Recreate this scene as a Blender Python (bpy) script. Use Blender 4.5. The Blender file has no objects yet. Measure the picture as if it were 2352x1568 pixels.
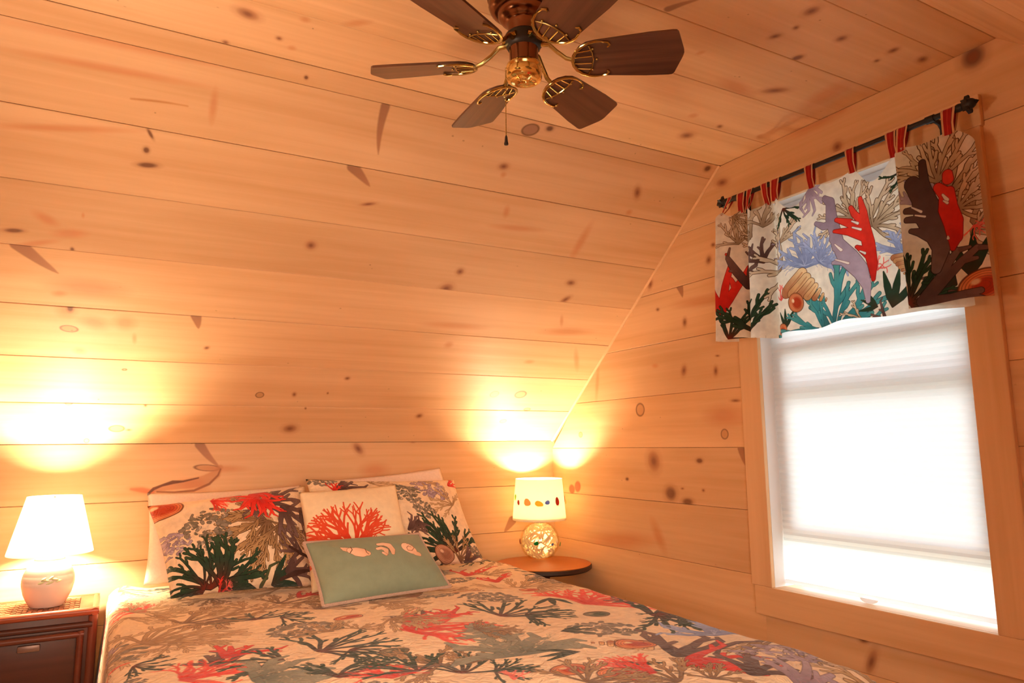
import bpy, bmesh, math, random
import numpy as np
from mathutils import Vector, Matrix, noise as mnoise

random.seed(7)
R_ = math.radians
scene = bpy.context.scene
COL = scene.collection

# ------------------------------------------------------------------ camera, world, lights, exposure
CAM_H = 1.33
FPX, CX, CY = 1640.2, 1176.0, 784.0


def cam_axes(yaw=.5106, pitch=.1444, roll=-.0105):
    cy, sy, cp, sp, cr, sr = (math.cos(yaw), math.sin(yaw), math.cos(pitch), math.sin(pitch),
                              math.cos(roll), math.sin(roll))
    fwd = np.array([sy * cp, cy * cp, sp])
    right = np.array([cy, -sy, 0.])
    up = np.cross(right, fwd)
    return cr * right + sr * up, -sr * right + cr * up, fwd


RGT, UPV, FWD = cam_axes()
cam_data = bpy.data.cameras.new('camera')
cam = bpy.data.objects.new('camera', cam_data)
COL.objects.link(cam)
cam.matrix_world = Matrix(((RGT[0], UPV[0], -FWD[0], 0), (RGT[1], UPV[1], -FWD[1], 0),
                           (RGT[2], UPV[2], -FWD[2], CAM_H), (0, 0, 0, 1)))
cam_data.sensor_width = 36.0
cam_data.lens = 36.0 * FPX / 2352.0
cam_data.clip_start = 0.02
scene.camera = cam

LAMP_COL = (1.0, 0.75, 0.47)
BULB_LEFT, BULB_RIGHT, BALL_FILL = 660.0, 510.0, 22.0
SKY_STRENGTH = 3.0
FILL_COL, FILL_POWER = (1.0, 0.74, 0.54), 11.0

world = bpy.data.worlds.new('world')
scene.world = world
world.use_nodes = True
wbg = world.node_tree.nodes['Background']
wt = world.node_tree
_g = wt.nodes.new('ShaderNodeTexCoord'); _s = wt.nodes.new('ShaderNodeSeparateXYZ'); _m = wt.nodes.new('ShaderNodeMapRange'); _x = wt.nodes.new('ShaderNodeMix')
_x.data_type = 'RGBA'; _m.inputs['From Min'].default_value = -.12; _m.inputs['From Max'].default_value = .12
wt.links.new(_g.outputs['Generated'], _s.inputs[0]); wt.links.new(_s.outputs['Z'], _m.inputs['Value']); wt.links.new(_m.outputs[0], _x.inputs[0])
_x.inputs[6].default_value = (0.42, 0.48, 0.42, 1)      # lawn and trees below the horizon
_x.inputs[7].default_value = (0.86, 0.95, 1.0, 1)       # bright overcast sky
wt.links.new(_x.outputs[2], wbg.inputs[0])
wbg.inputs[1].default_value = SKY_STRENGTH

fl = bpy.data.lights.new('fill_light', 'AREA')  # unseen soft fill added beside the camera to lift bed and walls
fl.shape = 'RECTANGLE'
fl.size, fl.size_y = 1.3, 0.9
fl.color, fl.energy = FILL_COL, FILL_POWER
flo = bpy.data.objects.new('fill_light', fl)
COL.objects.link(flo)
fl.spread = R_(95)
flo.location = (0.2, 0.0, 1.42)
flo.rotation_euler = (Vector((0.7, 2.0, 0.8)) - flo.location).to_track_quat('-Z', 'Y').to_euler()

ul = bpy.data.lights.new('ceiling_fill', 'AREA')          # unseen fill added left of the frame to brighten the ceiling
ul.shape = 'DISK'; ul.size = .45; ul.color = (1.0, .74, .50); ul.energy = 4.6; ul.spread = R_(115)
ulo = bpy.data.objects.new('ceiling_fill', ul)
COL.objects.link(ulo)
ulo.location = (-0.7, 1.2, 1.45)
ulo.rotation_euler = (Vector((0.15, 1.45, 2.44)) - ulo.location).to_track_quat('-Z', 'Y').to_euler()

scene.view_settings.view_transform = 'Standard'
scene.view_settings.look = 'None'
scene.view_settings.gamma = 1.0
scene.view_settings.use_curve_mapping = False
scene.view_settings.exposure = 0.82
scene.cycles.max_bounces = 10
scene.cycles.diffuse_bounces = 6
scene.cycles.transmission_bounces = 8
scene.cycles.sample_clamp_indirect = 8.0
scene.cycles.use_denoising = True

# ------------------------------------------------------------------ geometry of the room (metres)
WX = 2.093          # right wall
WY = 3.30           # knee wall behind the bed
KZ = 1.3524         # top of the knee wall
FY = 1.9965         # fold between slope and flat ceiling
CZ = 2.4421         # flat ceiling
FY2 = 0.954         # second fold
BW = 0.2336         # board face
LX = -1.55          # left wall
NY = FY2 - (WY - FY)   # knee wall behind the camera
SL = math.hypot(WY - FY, CZ - KZ)


def ray(px, py):
    return RGT * ((px - CX) / FPX) - UPV * ((py - CY) / FPX) + FWD


def onX(px, py, x):
    r = ray(px, py); t = x / r[0]; return np.array([x, r[1] * t, r[2] * t + CAM_H])


def onY(px, py, y):
    r = ray(px, py); t = y / r[1]; return np.array([r[0] * t, y, r[2] * t + CAM_H])


def onZ(px, py, z):
    r = ray(px, py); t = (z - CAM_H) / r[2]; return np.array([r[0] * t, r[1] * t, z])


# ------------------------------------------------------------------ helpers
def tag(o, label=None, cat=None, group=None, kind=None):
    if label: o['label'] = label
    if cat: o['category'] = cat
    if group: o['group'] = group
    if kind: o['kind'] = kind
    return o


def empty(name, loc=(0, 0, 0), label=None, cat=None, group=None, kind=None):
    o = bpy.data.objects.new(name, None)
    o.empty_display_size = 0.1
    o.location = loc
    COL.objects.link(o)
    return tag(o, label, cat, group, kind)


def link_mesh(name, me, mat, parent=None):
    o = bpy.data.objects.new(name, me)
    if mat and not me.materials: me.materials.append(mat)
    COL.objects.link(o)
    if parent:
        o.parent = parent
        # geometry is written in world coordinates: undo the parent's offset
        off = Vector((0, 0, 0)); p = parent
        while p:
            off += p.location; p = p.parent
        o.location = -off
    return o


def mesh(name, verts, faces, mat, parent=None, smooth=True, uv=None):
    me = bpy.data.meshes.new(name)
    me.from_pydata([tuple(map(float, v)) for v in verts], [], faces)
    if smooth:
        for p in me.polygons: p.use_smooth = True
    if uv is not None:
        lay = me.uv_layers.new(name='UVMap')
        for l in me.loops:
            lay.data[l.index].uv = uv[l.vertex_index]
    me.update()
    return link_mesh(name, me, mat, parent)


class MB:
    """collects simple solids into one mesh"""
    def __init__(s): s.v, s.f = [], []

    def add(s, v, f):
        n = len(s.v); s.v += [tuple(map(float, q)) for q in v]
        s.f += [[i + n for i in q] for q in f]; return s

    def box(s, a, b, bev=0.0):
        (x0, y0, z0), (x1, y1, z1) = a, b
        c = min(bev, abs(x1 - x0) / 2.01, abs(y1 - y0) / 2.01, abs(z1 - z0) / 2.01)
        if c <= 0:
            v = [(x, y, z) for z in (z0, z1) for y in (y0, y1) for x in (x0, x1)]
            return s.add(v, [[0, 2, 3, 1], [4, 5, 7, 6], [0, 1, 5, 4], [2, 6, 7, 3], [0, 4, 6, 2], [1, 3, 7, 5]])
        bm = bmesh.new()
        bmesh.ops.create_cube(bm, size=1)
        for q in bm.verts:
            q.co = ((x0 + x1) / 2 + q.co.x * (x1 - x0), (y0 + y1) / 2 + q.co.y * (y1 - y0), (z0 + z1) / 2 + q.co.z * (z1 - z0))
        bmesh.ops.bevel(bm, geom=bm.edges[:], offset=c, segments=2, profile=.5, affect='EDGES')
        bm.verts.index_update()
        s.add([q.co[:] for q in bm.verts], [[q.index for q in f.verts] for f in bm.faces])
        bm.free(); return s

    def lathe(s, prof, c=(0, 0, 0), n=32, cap=True):
        v, f = [], []
        for r, z in prof:
            for k in range(n):
                a = 2 * math.pi * k / n
                v.append((c[0] + r * math.cos(a), c[1] + r * math.sin(a), c[2] + z))
        for i in range(len(prof) - 1):
            for k in range(n):
                k2 = (k + 1) % n
                f.append([i * n + k, i * n + k2, (i + 1) * n + k2, (i + 1) * n + k])
        if cap:
            if prof[0][0] > 1e-5: f.append(list(range(n))[::-1])
            if prof[-1][0] > 1e-5: f.append([(len(prof) - 1) * n + k for k in range(n)])
        return s.add(v, f)

    def tube(s, pts, r, n=8, cap=True, flat=1.0):
        pts = [Vector(p) for p in pts]
        rr = r if isinstance(r, (list, tuple)) else [r] * len(pts)
        v, f = [], []
        up = Vector((0, 0, 1))
        for i, p in enumerate(pts):
            t = (pts[min(i + 1, len(pts) - 1)] - pts[max(i - 1, 0)]).normalized()
            x = t.cross(up)
            if x.length < 1e-3: x = t.cross(Vector((1, 0, 0)))
            x.normalize(); y = x.cross(t).normalized()
            for k in range(n):
                a = 2 * math.pi * k / n
                v.append(p + x * (rr[i] * math.cos(a)) + y * (rr[i] * flat * math.sin(a)))
        for i in range(len(pts) - 1):
            for k in range(n):
                k2 = (k + 1) % n
                f.append([i * n + k, i * n + k2, (i + 1) * n + k2, (i + 1) * n + k])
        if cap:
            f.append(list(range(n))[::-1]); f.append([(len(pts) - 1) * n + k for k in range(n)])
        return s.add(v, f)

    def sphere(s, c, r, nu=16, nv=10, sc=(1, 1, 1)):
        v, f = [], []
        for i in range(nv + 1):
            th = math.pi * i / nv
            for k in range(nu):
                a = 2 * math.pi * k / nu
                v.append((c[0] + r * sc[0] * math.sin(th) * math.cos(a), c[1] + r * sc[1] * math.sin(th) * math.sin(a), c[2] - r * sc[2] * math.cos(th)))
        for i in range(nv):
            for k in range(nu):
                k2 = (k + 1) % nu
                f.append([i * nu + k, i * nu + k2, (i + 1) * nu + k2, (i + 1) * nu + k])
        return s.add(v, f)

    def prism(s, poly, fr, thick, cham=0.0):
        """poly in local 2D, fr(u, v, n) -> world; front at n = 0, back at n = -thick"""
        n = len(poly)
        cx = sum(p[0] for p in poly) / n; cy_ = sum(p[1] for p in poly) / n
        v = []
        if cham:
            ins = []
            for p in poly:
                d = math.hypot(p[0] - cx, p[1] - cy_)
                k = max(0, 1 - cham * 1.3 / max(d, 1e-6)); ins.append((cx + (p[0] - cx) * k, cy_ + (p[1] - cy_) * k))
            v += [fr(p[0], p[1], 0) for p in ins] + [fr(p[0], p[1], -cham) for p in poly] + [fr(p[0], p[1], -thick) for p in poly]
            rings = 3
        else:
            v += [fr(p[0], p[1], 0) for p in poly] + [fr(p[0], p[1], -thick) for p in poly]; rings = 2
        f = [list(range(n)), [(rings - 1) * n + k for k in range(n)][::-1]]
        for i in range(rings - 1):
            for k in range(n):
                k2 = (k + 1) % n
                f.append([i * n + k2, i * n + k, (i + 1) * n + k, (i + 1) * n + k2])
        return s.add(v, f)

    def build(s, name, mat, parent=None, smooth=True, angle=40):
        o = mesh(name, s.v, s.f, mat, parent, smooth=False)
        bm = bmesh.new(); bm.from_mesh(o.data)
        bmesh.ops.remove_doubles(bm, verts=bm.verts, dist=1e-6)
        bmesh.ops.recalc_face_normals(bm, faces=bm.faces)
        if smooth:
            lim = R_(angle)
            for fc in bm.faces: fc.smooth = True
            for e in bm.edges:
                if len(e.link_faces) == 2 and e.calc_face_angle(0) > lim: e.smooth = False
        bm.to_mesh(o.data); bm.free(); o.data.update()
        return o


# ------------------------------------------------------------------ painted prints and knots (arrays made here)
class Canvas:
    def __init__(s, w_m, h_m, ppm, base=None):
        s.ppm, s.wm, s.hm = ppm, w_m, h_m
        s.W, s.H = int(round(w_m * ppm)), int(round(h_m * ppm))
        s.a = np.zeros((s.H, s.W, 4), np.float32)
        if base is not None:
            s.a[:, :, :3] = base; s.a[:, :, 3] = 1

    def _blend(s, sl, col, al):
        d = s.a[sl]
        al = al[..., None]
        a0 = d[..., 3:4]
        ao = al + a0 * (1 - al)
        d[..., :3] = np.where(ao > 1e-6, (col * al + d[..., :3] * a0 * (1 - al)) / np.maximum(ao, 1e-6), d[..., :3])
        d[..., 3:4] = ao

    def strokes(s, segs, pal, outline=None, ow=2.0, soft=1.0, alpha=1.0, vlim=None):
        """segs: (x1, y1, r1, t1, x2, y2, r2, t2) in canvas pixels; pal: colours from t = 0 to t = 1"""
        if not segs: return
        g = np.asarray(segs, np.float32)
        m = ow + 3 + soft
        x0 = int(max(0, min((g[:, 0] - g[:, 2]).min(), (g[:, 4] - g[:, 6]).min()) - m)); x1 = int(min(s.W, max((g[:, 0] + g[:, 2]).max(), (g[:, 4] + g[:, 6]).max()) + m + 1))
        y0 = int(max(0, min((g[:, 1] - g[:, 2]).min(), (g[:, 5] - g[:, 6]).min()) - m)); y1 = int(min(s.H, max((g[:, 1] + g[:, 2]).max(), (g[:, 5] + g[:, 6]).max()) + m + 1))
        if vlim: y0, y1 = max(y0, int(vlim[0])), min(y1, int(vlim[1]))
        if x1 <= x0 or y1 <= y0: return
        sd = np.full((y1 - y0, x1 - x0), 1e3, np.float32); tt = np.zeros_like(sd)
        for (ax, ay, ar, at, bx, by, br, bt) in segs:
            rm = max(ar, br) + m
            u0 = max(x0, int(min(ax, bx) - rm)); u1 = min(x1, int(max(ax, bx) + rm + 1))
            v0 = max(y0, int(min(ay, by) - rm)); v1 = min(y1, int(max(ay, by) + rm + 1))
            if u1 <= u0 or v1 <= v0: continue
            X = np.arange(u0, u1, dtype=np.float32)[None, :] - ax; Y = np.arange(v0, v1, dtype=np.float32)[:, None] - ay
            dx, dy = bx - ax, by - ay
            L = dx * dx + dy * dy + 1e-6
            h = np.clip((X * dx + Y * dy) / L, 0, 1)
            d = np.sqrt((X - h * dx) ** 2 + (Y - h * dy) ** 2) - (ar + (br - ar) * h)
            sub = sd[v0 - y0:v1 - y0, u0 - x0:u1 - x0]; st = tt[v0 - y0:v1 - y0, u0 - x0:u1 - x0]
            k = d < sub
            st[k] = (at + (bt - at) * h)[k]; sub[k] = d[k]
        pal = np.asarray(pal, np.float32)
        f = np.clip(tt, 0, 1) * (len(pal) - 1); i = np.minimum(f.astype(int), len(pal) - 2) if len(pal) > 1 else np.zeros_like(f, int)
        col = pal[i] + (pal[np.minimum(i + 1, len(pal) - 1)] - pal[i]) * (f - i)[..., None] if len(pal) > 1 else np.broadcast_to(pal[0], sd.shape + (3,))
        sl = (slice(y0, y1), slice(x0, x1))
        if outline is not None:
            s._blend(sl, np.asarray(outline, np.float32), alpha * np.clip(.5 - (sd - ow) / soft, 0, 1))
        s._blend(sl, col, alpha * np.clip(.5 - sd / soft, 0, 1))

    def ellipse(s, cx, cy, rx, ry, ang, col, soft=.3, alpha=1.0, ring=None, vlim=None):
        rm = max(rx, ry) * (1 + soft) + 2
        x0, x1, y0, y1 = int(max(0, cx - rm)), int(min(s.W, cx + rm + 1)), int(max(0, cy - rm)), int(min(s.H, cy + rm + 1))
        if vlim: y0, y1 = max(y0, int(vlim[0])), min(y1, int(vlim[1]))
        if x1 <= x0 or y1 <= y0: return
        X = np.arange(x0, x1)[None, :] - cx; Y = np.arange(y0, y1)[:, None] - cy
        c, n = math.cos(ang), math.sin(ang)
        d = np.sqrt(((X * c + Y * n) / max(rx, .6)) ** 2 + ((-X * n + Y * c) / max(ry, .6)) ** 2)
        if ring:
            al = np.clip(1 - np.abs(d - 1) / ring, 0, 1)
        else:
            al = np.clip((1 + soft / 2 - d) / soft, 0, 1)
        s._blend((slice(y0, y1), slice(x0, x1)), np.asarray(col, np.float32), (al * alpha).astype(np.float32))

    def image(s, name):
        im = bpy.data.images.new(name, s.W, s.H, alpha=True)
        im.alpha_mode = 'CHANNEL_PACKED'
        im.pixels.foreach_set(np.ascontiguousarray(np.clip(s.a, 0, 1)).ravel())
        im.update(); im.pack()
        return im


# ------------------------------------------------------------------ materials
def new_mat(name):
    m = bpy.data.materials.new(name); m.use_nodes = True
    nt = m.node_tree
    return m, nt, nt.nodes['Principled BSDF'], nt.nodes['Material Output']


def nd(nt, typ, **kw):
    n = nt.nodes.new(typ)
    for k, v in kw.items():
        if k in n.inputs.keys() if isinstance(k, str) else False: n.inputs[k].default_value = v
        else: setattr(n, k, v)
    return n


def setc(sock, c): sock.default_value = (c[0], c[1], c[2], 1)


def lin(c):
    return tuple(x / 12.92 if x <= .04045 else ((x + .055) / 1.055) ** 2.4 for x in c)


def plain(name, col, rough=.5, metal=0.0, spec=.5, bump=0.0, bscale=200, var=0.06, coat=0.0):
    m, nt, b, out = new_mat(name)
    n = nd(nt, 'ShaderNodeTexNoise'); n.inputs['Scale'].default_value = 14; n.inputs['Detail'].default_value = 4
    tc = nd(nt, 'ShaderNodeTexCoord'); nt.links.new(tc.outputs['Object'], n.inputs['Vector'])
    mx = nd(nt, 'ShaderNodeMix', data_type='RGBA')
    setc(mx.inputs[6], tuple(x * (1 - var) for x in col)); setc(mx.inputs[7], tuple(min(1, x * (1 + var)) for x in col))
    nt.links.new(n.outputs[0], mx.inputs[0]); nt.links.new(mx.outputs[2], b.inputs['Base Color'])
    b.inputs['Roughness'].default_value = rough; b.inputs['Metallic'].default_value = metal
    b.inputs['Specular IOR Level'].default_value = spec; b.inputs['Coat Weight'].default_value = coat
    if bump:
        n2 = nd(nt, 'ShaderNodeTexNoise'); n2.inputs['Scale'].default_value = bscale; n2.inputs['Detail'].default_value = 3
        nt.links.new(tc.outputs['Object'], n2.inputs['Vector'])
        bp = nd(nt, 'ShaderNodeBump'); bp.inputs['Strength'].default_value = bump; bp.inputs['Distance'].default_value = .003
        nt.links.new(n2.outputs[0], bp.inputs['Height']); nt.links.new(bp.outputs[0], b.inputs['Normal'])
    return m


PINE_LIGHT, PINE_DARK = (0.84, 0.56, 0.32), (0.68, 0.41, 0.20)


def pine(name, img=None, wm=1.0, hm=1.0, light=None, dark=None, rough=.48):
    light, dark = light or PINE_LIGHT, dark or PINE_DARK
    m, nt, b, out = new_mat(name)
    uv = nd(nt, 'ShaderNodeUVMap', uv_map='UVMap')
    sc = nd(nt, 'ShaderNodeVectorMath', operation='MULTIPLY'); sc.inputs[1].default_value = (wm, hm, 1)
    nt.links.new(uv.outputs[0], sc.inputs[0])
    oi = nd(nt, 'ShaderNodeObjectInfo')
    off = nd(nt, 'ShaderNodeVectorMath', operation='SCALE'); off.inputs[0].default_value = (31.7, 17.3, 53.1)
    nt.links.new(oi.outputs['Random'], off.inputs['Scale'])
    add = nd(nt, 'ShaderNodeVectorMath', operation='ADD')
    nt.links.new(sc.outputs[0], add.inputs[0]); nt.links.new(off.outputs[0], add.inputs[1])

    def grain(sx, sy, det, rough, dist):
        mp = nd(nt, 'ShaderNodeMapping'); mp.inputs['Scale'].default_value = (sx, sy, 1)
        nt.links.new(add.outputs[0], mp.inputs['Vector'])
        n = nd(nt, 'ShaderNodeTexNoise'); n.inputs['Scale'].default_value = 1; n.inputs['Detail'].default_value = det
        n.inputs['Roughness'].default_value = rough; n.inputs['Distortion'].default_value = dist
        nt.links.new(mp.outputs[0], n.inputs['Vector']); return n
    g1 = grain(1.1, 34, 5, .55, .3)
    g2 = grain(.8, 7, 3, .5, .6)
    mixg = nd(nt, 'ShaderNodeMix', data_type='FLOAT'); mixg.inputs[0].default_value = .55
    nt.links.new(g1.outputs[0], mixg.inputs[2]); nt.links.new(g2.outputs[0], mixg.inputs[3])
    rp = nd(nt, 'ShaderNodeValToRGB')
    rp.color_ramp.elements[0].position = .30; rp.color_ramp.elements[1].position = .62
    rp.color_ramp.elements[0].color = (*dark, 1); rp.color_ramp.elements[1].color = (*light, 1)
    nt.links.new(mixg.outputs[0], rp.inputs[0])
    tone = nd(nt, 'ShaderNodeMapRange'); tone.inputs['To Min'].default_value = .90; tone.inputs['To Max'].default_value = 1.06
    nt.links.new(oi.outputs['Random'], tone.inputs['Value'])
    mul = nd(nt, 'ShaderNodeVectorMath', operation='SCALE')
    nt.links.new(rp.outputs[0], mul.inputs[0]); nt.links.new(tone.outputs[0], mul.inputs['Scale'])
    last = mul.outputs[0]
    if img:
        ti = nd(nt, 'ShaderNodeTexImage', image=img, extension='CLIP')
        nt.links.new(uv.outputs[0], ti.inputs[0])
        mx = nd(nt, 'ShaderNodeMix', data_type='RGBA')
        nt.links.new(ti.outputs['Alpha'], mx.inputs[0]); nt.links.new(last, mx.inputs[6]); nt.links.new(ti.outputs['Color'], mx.inputs[7])
        last = mx.outputs[2]
    nt.links.new(last, b.inputs['Base Color'])
    b.inputs['Roughness'].default_value = rough; b.inputs['Specular IOR Level'].default_value = .3
    bp = nd(nt, 'ShaderNodeBump'); bp.inputs['Strength'].default_value = .12; bp.inputs['Distance'].default_value = .002
    nt.links.new(g1.outputs[0], bp.inputs['Height']); nt.links.new(bp.outputs[0], b.inputs['Normal'])
    return m


def cloth(name, img=None, col=(.8, .75, .65), bump=.4, bscale=60, trans=0.0, dye=.86):
    m, nt, b, out = new_mat(name)
    tc = nd(nt, 'ShaderNodeTexCoord')
    if img:
        uv = nd(nt, 'ShaderNodeUVMap', uv_map='UVMap')
        ti = nd(nt, 'ShaderNodeTexImage', image=img, extension='EXTEND')
        nt.links.new(uv.outputs[0], ti.inputs[0])
        wn = nd(nt, 'ShaderNodeTexNoise'); wn.inputs['Scale'].default_value = 38; wn.inputs['Detail'].default_value = 4
        nt.links.new(tc.outputs['Object'], wn.inputs['Vector'])
        wr = nd(nt, 'ShaderNodeMapRange'); wr.inputs['From Min'].default_value = .3; wr.inputs['From Max'].default_value = .7; wr.inputs['To Min'].default_value = dye; wr.inputs['To Max'].default_value = 1.06
        nt.links.new(wn.outputs[0], wr.inputs['Value'])
        wm_ = nd(nt, 'ShaderNodeVectorMath', operation='SCALE')      # uneven dye, as in a watercolour print
        nt.links.new(ti.outputs['Color'], wm_.inputs[0]); nt.links.new(wr.outputs[0], wm_.inputs['Scale'])
        csock = wm_.outputs[0]
    else:
        n0 = nd(nt, 'ShaderNodeTexNoise'); n0.inputs['Scale'].default_value = 120; n0.inputs['Detail'].default_value = 3
        nt.links.new(tc.outputs['Object'], n0.inputs['Vector'])
        mx = nd(nt, 'ShaderNodeMix', data_type='RGBA'); setc(mx.inputs[6], tuple(x * .86 for x in col)); setc(mx.inputs[7], tuple(min(1, x * 1.1) for x in col))
        nt.links.new(n0.outputs[0], mx.inputs[0]); csock = mx.outputs[2]
    nt.links.new(csock, b.inputs['Base Color'])
    b.inputs['Roughness'].default_value = .9; b.inputs['Specular IOR Level'].default_value = .15
    b.inputs['Sheen Weight'].default_value = .15
    n = nd(nt, 'ShaderNodeTexNoise'); n.inputs['Scale'].default_value = bscale; n.inputs['Detail'].default_value = 2; n.inputs['Distortion'].default_value = 1.2
    nt.links.new(tc.outputs['Object'], n.inputs['Vector'])
    bp = nd(nt, 'ShaderNodeBump'); bp.inputs['Strength'].default_value = bump; bp.inputs['Distance'].default_value = .012
    nt.links.new(n.outputs[0], bp.inputs['Height'])
    nt.links.new(bp.outputs[0], b.inputs['Normal'])
    if trans:
        tr = nd(nt, 'ShaderNodeBsdfTranslucent'); nt.links.new(csock, tr.inputs['Color'])
        ms = nd(nt, 'ShaderNodeMixShader'); ms.inputs[0].default_value = trans
        nt.links.new(b.outputs[0], ms.inputs[1]); nt.links.new(tr.outputs[0], ms.inputs[2]); nt.links.new(ms.outputs[0], out.inputs['Surface'])
    return m


def translucent(name, col, trans=.6):
    m, nt, b, out = new_mat(name)
    setc(b.inputs['Base Color'], col); b.inputs['Roughness'].default_value = .8; b.inputs['Specular IOR Level'].default_value = .1
    tr = nd(nt, 'ShaderNodeBsdfTranslucent'); setc(tr.inputs['Color'], col)
    ms = nd(nt, 'ShaderNodeMixShader'); ms.inputs[0].default_value = trans
    nt.links.new(b.outputs[0], ms.inputs[1]); nt.links.new(tr.outputs[0], ms.inputs[2]); nt.links.new(ms.outputs[0], out.inputs['Surface'])
    return m


def emit(name, col, strength):
    m, nt, b, out = new_mat(name)
    setc(b.inputs['Base Color'], (.9, .9, .9)); setc(b.inputs['Emission Color'], col); b.inputs['Emission Strength'].default_value = strength
    return m
KNOTS = {}
KNOTS['C'] = [["o",0.222,1.808,0.266,1.831,0.036],["o",0.211,1.977,0.213,1.995,0.014],["o",0.336,1.888,0.34,1.905,0.014],["f",0.37,1.926,0.389,1.93,0.019],["o",1.528,1.132,1.53,1.096,0.029],["o",1.549,1.179,1.562,1.19,0.014],["o",1.532,1.252,1.546,1.229,0.019],["o",1.712,1.173,1.712,1.147,0.024],["o",1.9,1.142,1.897,1.115,0.021],["o",1.901,1.183,1.916,1.19,0.014],["o",2.006,1.11,2.037,1.125,0.024],["d",1.682,1.3,1.691,1.273,0.021],["o",1.758,1.475,1.816,1.435,0.031],["f",1.412,1.412,1.421,1.391,0.014],["o",1.753,1.828,1.789,1.855,0.041],["o",1.814,1.721,1.83,1.737,0.016],["f",1.669,1.7,1.688,1.719,0.024],["w",1.193,1.284,1.237,1.213,0.023],["f",1.597,1.485,1.724,1.512,0.043],["f",1.963,1.469,1.945,1.315,0.056],["f",0.37,1.777,0.391,1.773,0.02],["f",0.481,1.743,0.529,1.706,0.02]]
KNOTS['S'] = [["d",0.442,1.663,0.444,1.653,0.01],["w",0.697,1.626,0.719,1.459,0.029],["d",0.041,1.397,0.055,1.372,0.008],["d",0.041,1.338,0.042,1.321,0.014],["d",0.025,1.277,0.071,1.283,0.015],["w",0.649,1.397,0.721,1.337,0.039],["o",0.715,1.261,0.755,1.273,0.011],["f",-0.234,1.057,-0.184,1.027,0.025],["d",-0.311,0.983,-0.271,0.988,0.013],["f",-0.184,0.992,-0.11,1.004,0.026],["w",-0.28,0.935,-0.178,0.838,0.046],["f",-0.283,0.93,-0.193,0.961,0.016],["d",-0.141,0.945,-0.14,0.932,0.009],["o",0.565,1.072,0.591,1.059,0.028],["f",-0.153,0.713,-0.153,0.659,0.045],["d",-0.143,0.705,-0.143,0.682,0.015],["r",-0.17,0.606,-0.12,0.6,0.028],["f",-0.105,0.647,-0.034,0.625,0.043],["f",-0.009,0.642,0.05,0.648,0.049],["f",0.053,0.593,0.056,0.555,0.011],["w",0.244,0.699,0.258,0.641,0.035],["o",0.29,0.543,0.303,0.552,0.013],["f",-0.115,0.488,-0.109,0.514,0.031],["r",0.024,0.417,0.038,0.418,0.009],["r",0.524,0.316,0.529,0.285,0.031],["o",0.662,0.319,0.666,0.298,0.014],["o",0.856,0.414,0.874,0.415,0.016],["o",0.801,0.327,0.803,0.316,0.007],["r",-0.153,0.232,-0.131,0.233,0.019],["o",0.112,0.235,0.113,0.22,0.009],["r",-0.005,0.092,0.046,0.092,0.036],["o",0.055,0.084,0.071,0.084,0.01],["r",-0.08,0.033,-0.08,0.007,0.018],["o",0.662,0.094,0.71,0.094,0.041],["o",0.726,0.23,0.729,0.219,0.007],["f",0.259,-0.048,0.396,-0.05,0.035],["f",-0.007,0.787,-0.181,0.789,0.056],["f",-0.191,0.751,-0.158,0.756,0.018],["f",-0.114,1.079,-0.114,1.063,0.006],["g",-0.007,1.481,0.137,1.493,0.007],["f",0.204,1.55,0.205,1.467,0.016],["f",-0.249,1.622,0.271,1.64,0.02],["f",-0.221,1.549,0.119,1.562,0.018],["f",-0.313,1.327,-0.023,1.38,0.016],["r2",1.187,1.65,1.244,1.672,0.041],["d",1.274,1.679,1.297,1.684,0.017],["d",2.028,1.672,2.053,1.677,0.022],["o",1.158,1.503,1.188,1.509,0.021],["f",1.181,1.483,1.188,1.466,0.017],["o",1.766,1.531,1.79,1.491,0.024],["f",1.253,1.348,1.262,1.307,0.019],["f",1.784,1.429,1.795,1.41,0.021],["f",1.642,1.322,1.636,1.176,0.028],["f",1.244,1.259,1.414,1.271,0.02],["o",1.167,1.042,1.176,1.017,0.026],["o",1.122,0.93,1.163,0.95,0.038],["o",1.675,1.041,1.711,1.039,0.024],["o",1.696,0.933,1.725,0.964,0.023],["f",1.737,0.853,1.761,0.803,0.013],["f",1.703,0.757,1.909,0.776,0.035],["f",1.141,0.748,1.362,0.752,0.025],["f",1.241,0.639,1.273,0.642,0.027],["f",1.674,0.566,1.716,0.568,0.018],["f",1.917,0.648,1.977,0.544,0.019],["r",1.578,0.339,1.62,0.351,0.04],["r",1.713,0.347,1.772,0.349,0.046],["o",1.25,0.185,1.276,0.186,0.025],["r",1.707,0.154,1.742,0.154,0.028],["r",1.808,0.243,1.843,0.243,0.021]]
KNOTS['K'] = [["w",0.332,1.346,0.412,1.252,0.037],["r",0.318,1.252,0.414,1.244,0.025],["l",0.157,1.157,0.227,1.19,0.014],["l",0.224,1.188,0.329,1.204,0.009],["l",0.412,1.238,0.377,1.181,0.007],["l",0.381,1.184,0.278,1.152,0.007],["f",0.086,1.172,0.158,1.161,0.021],["f",0.276,1.188,0.361,1.167,0.039],["f",0.366,1.244,0.505,1.241,0.022],["o",1.001,1.339,1.033,1.302,0.028],["f",1.043,1.221,1.154,1.219,0.049],["o",1.278,1.355,1.3,1.355,0.013],["w",1.837,0.945,1.791,0.891,0.045]]
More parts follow.
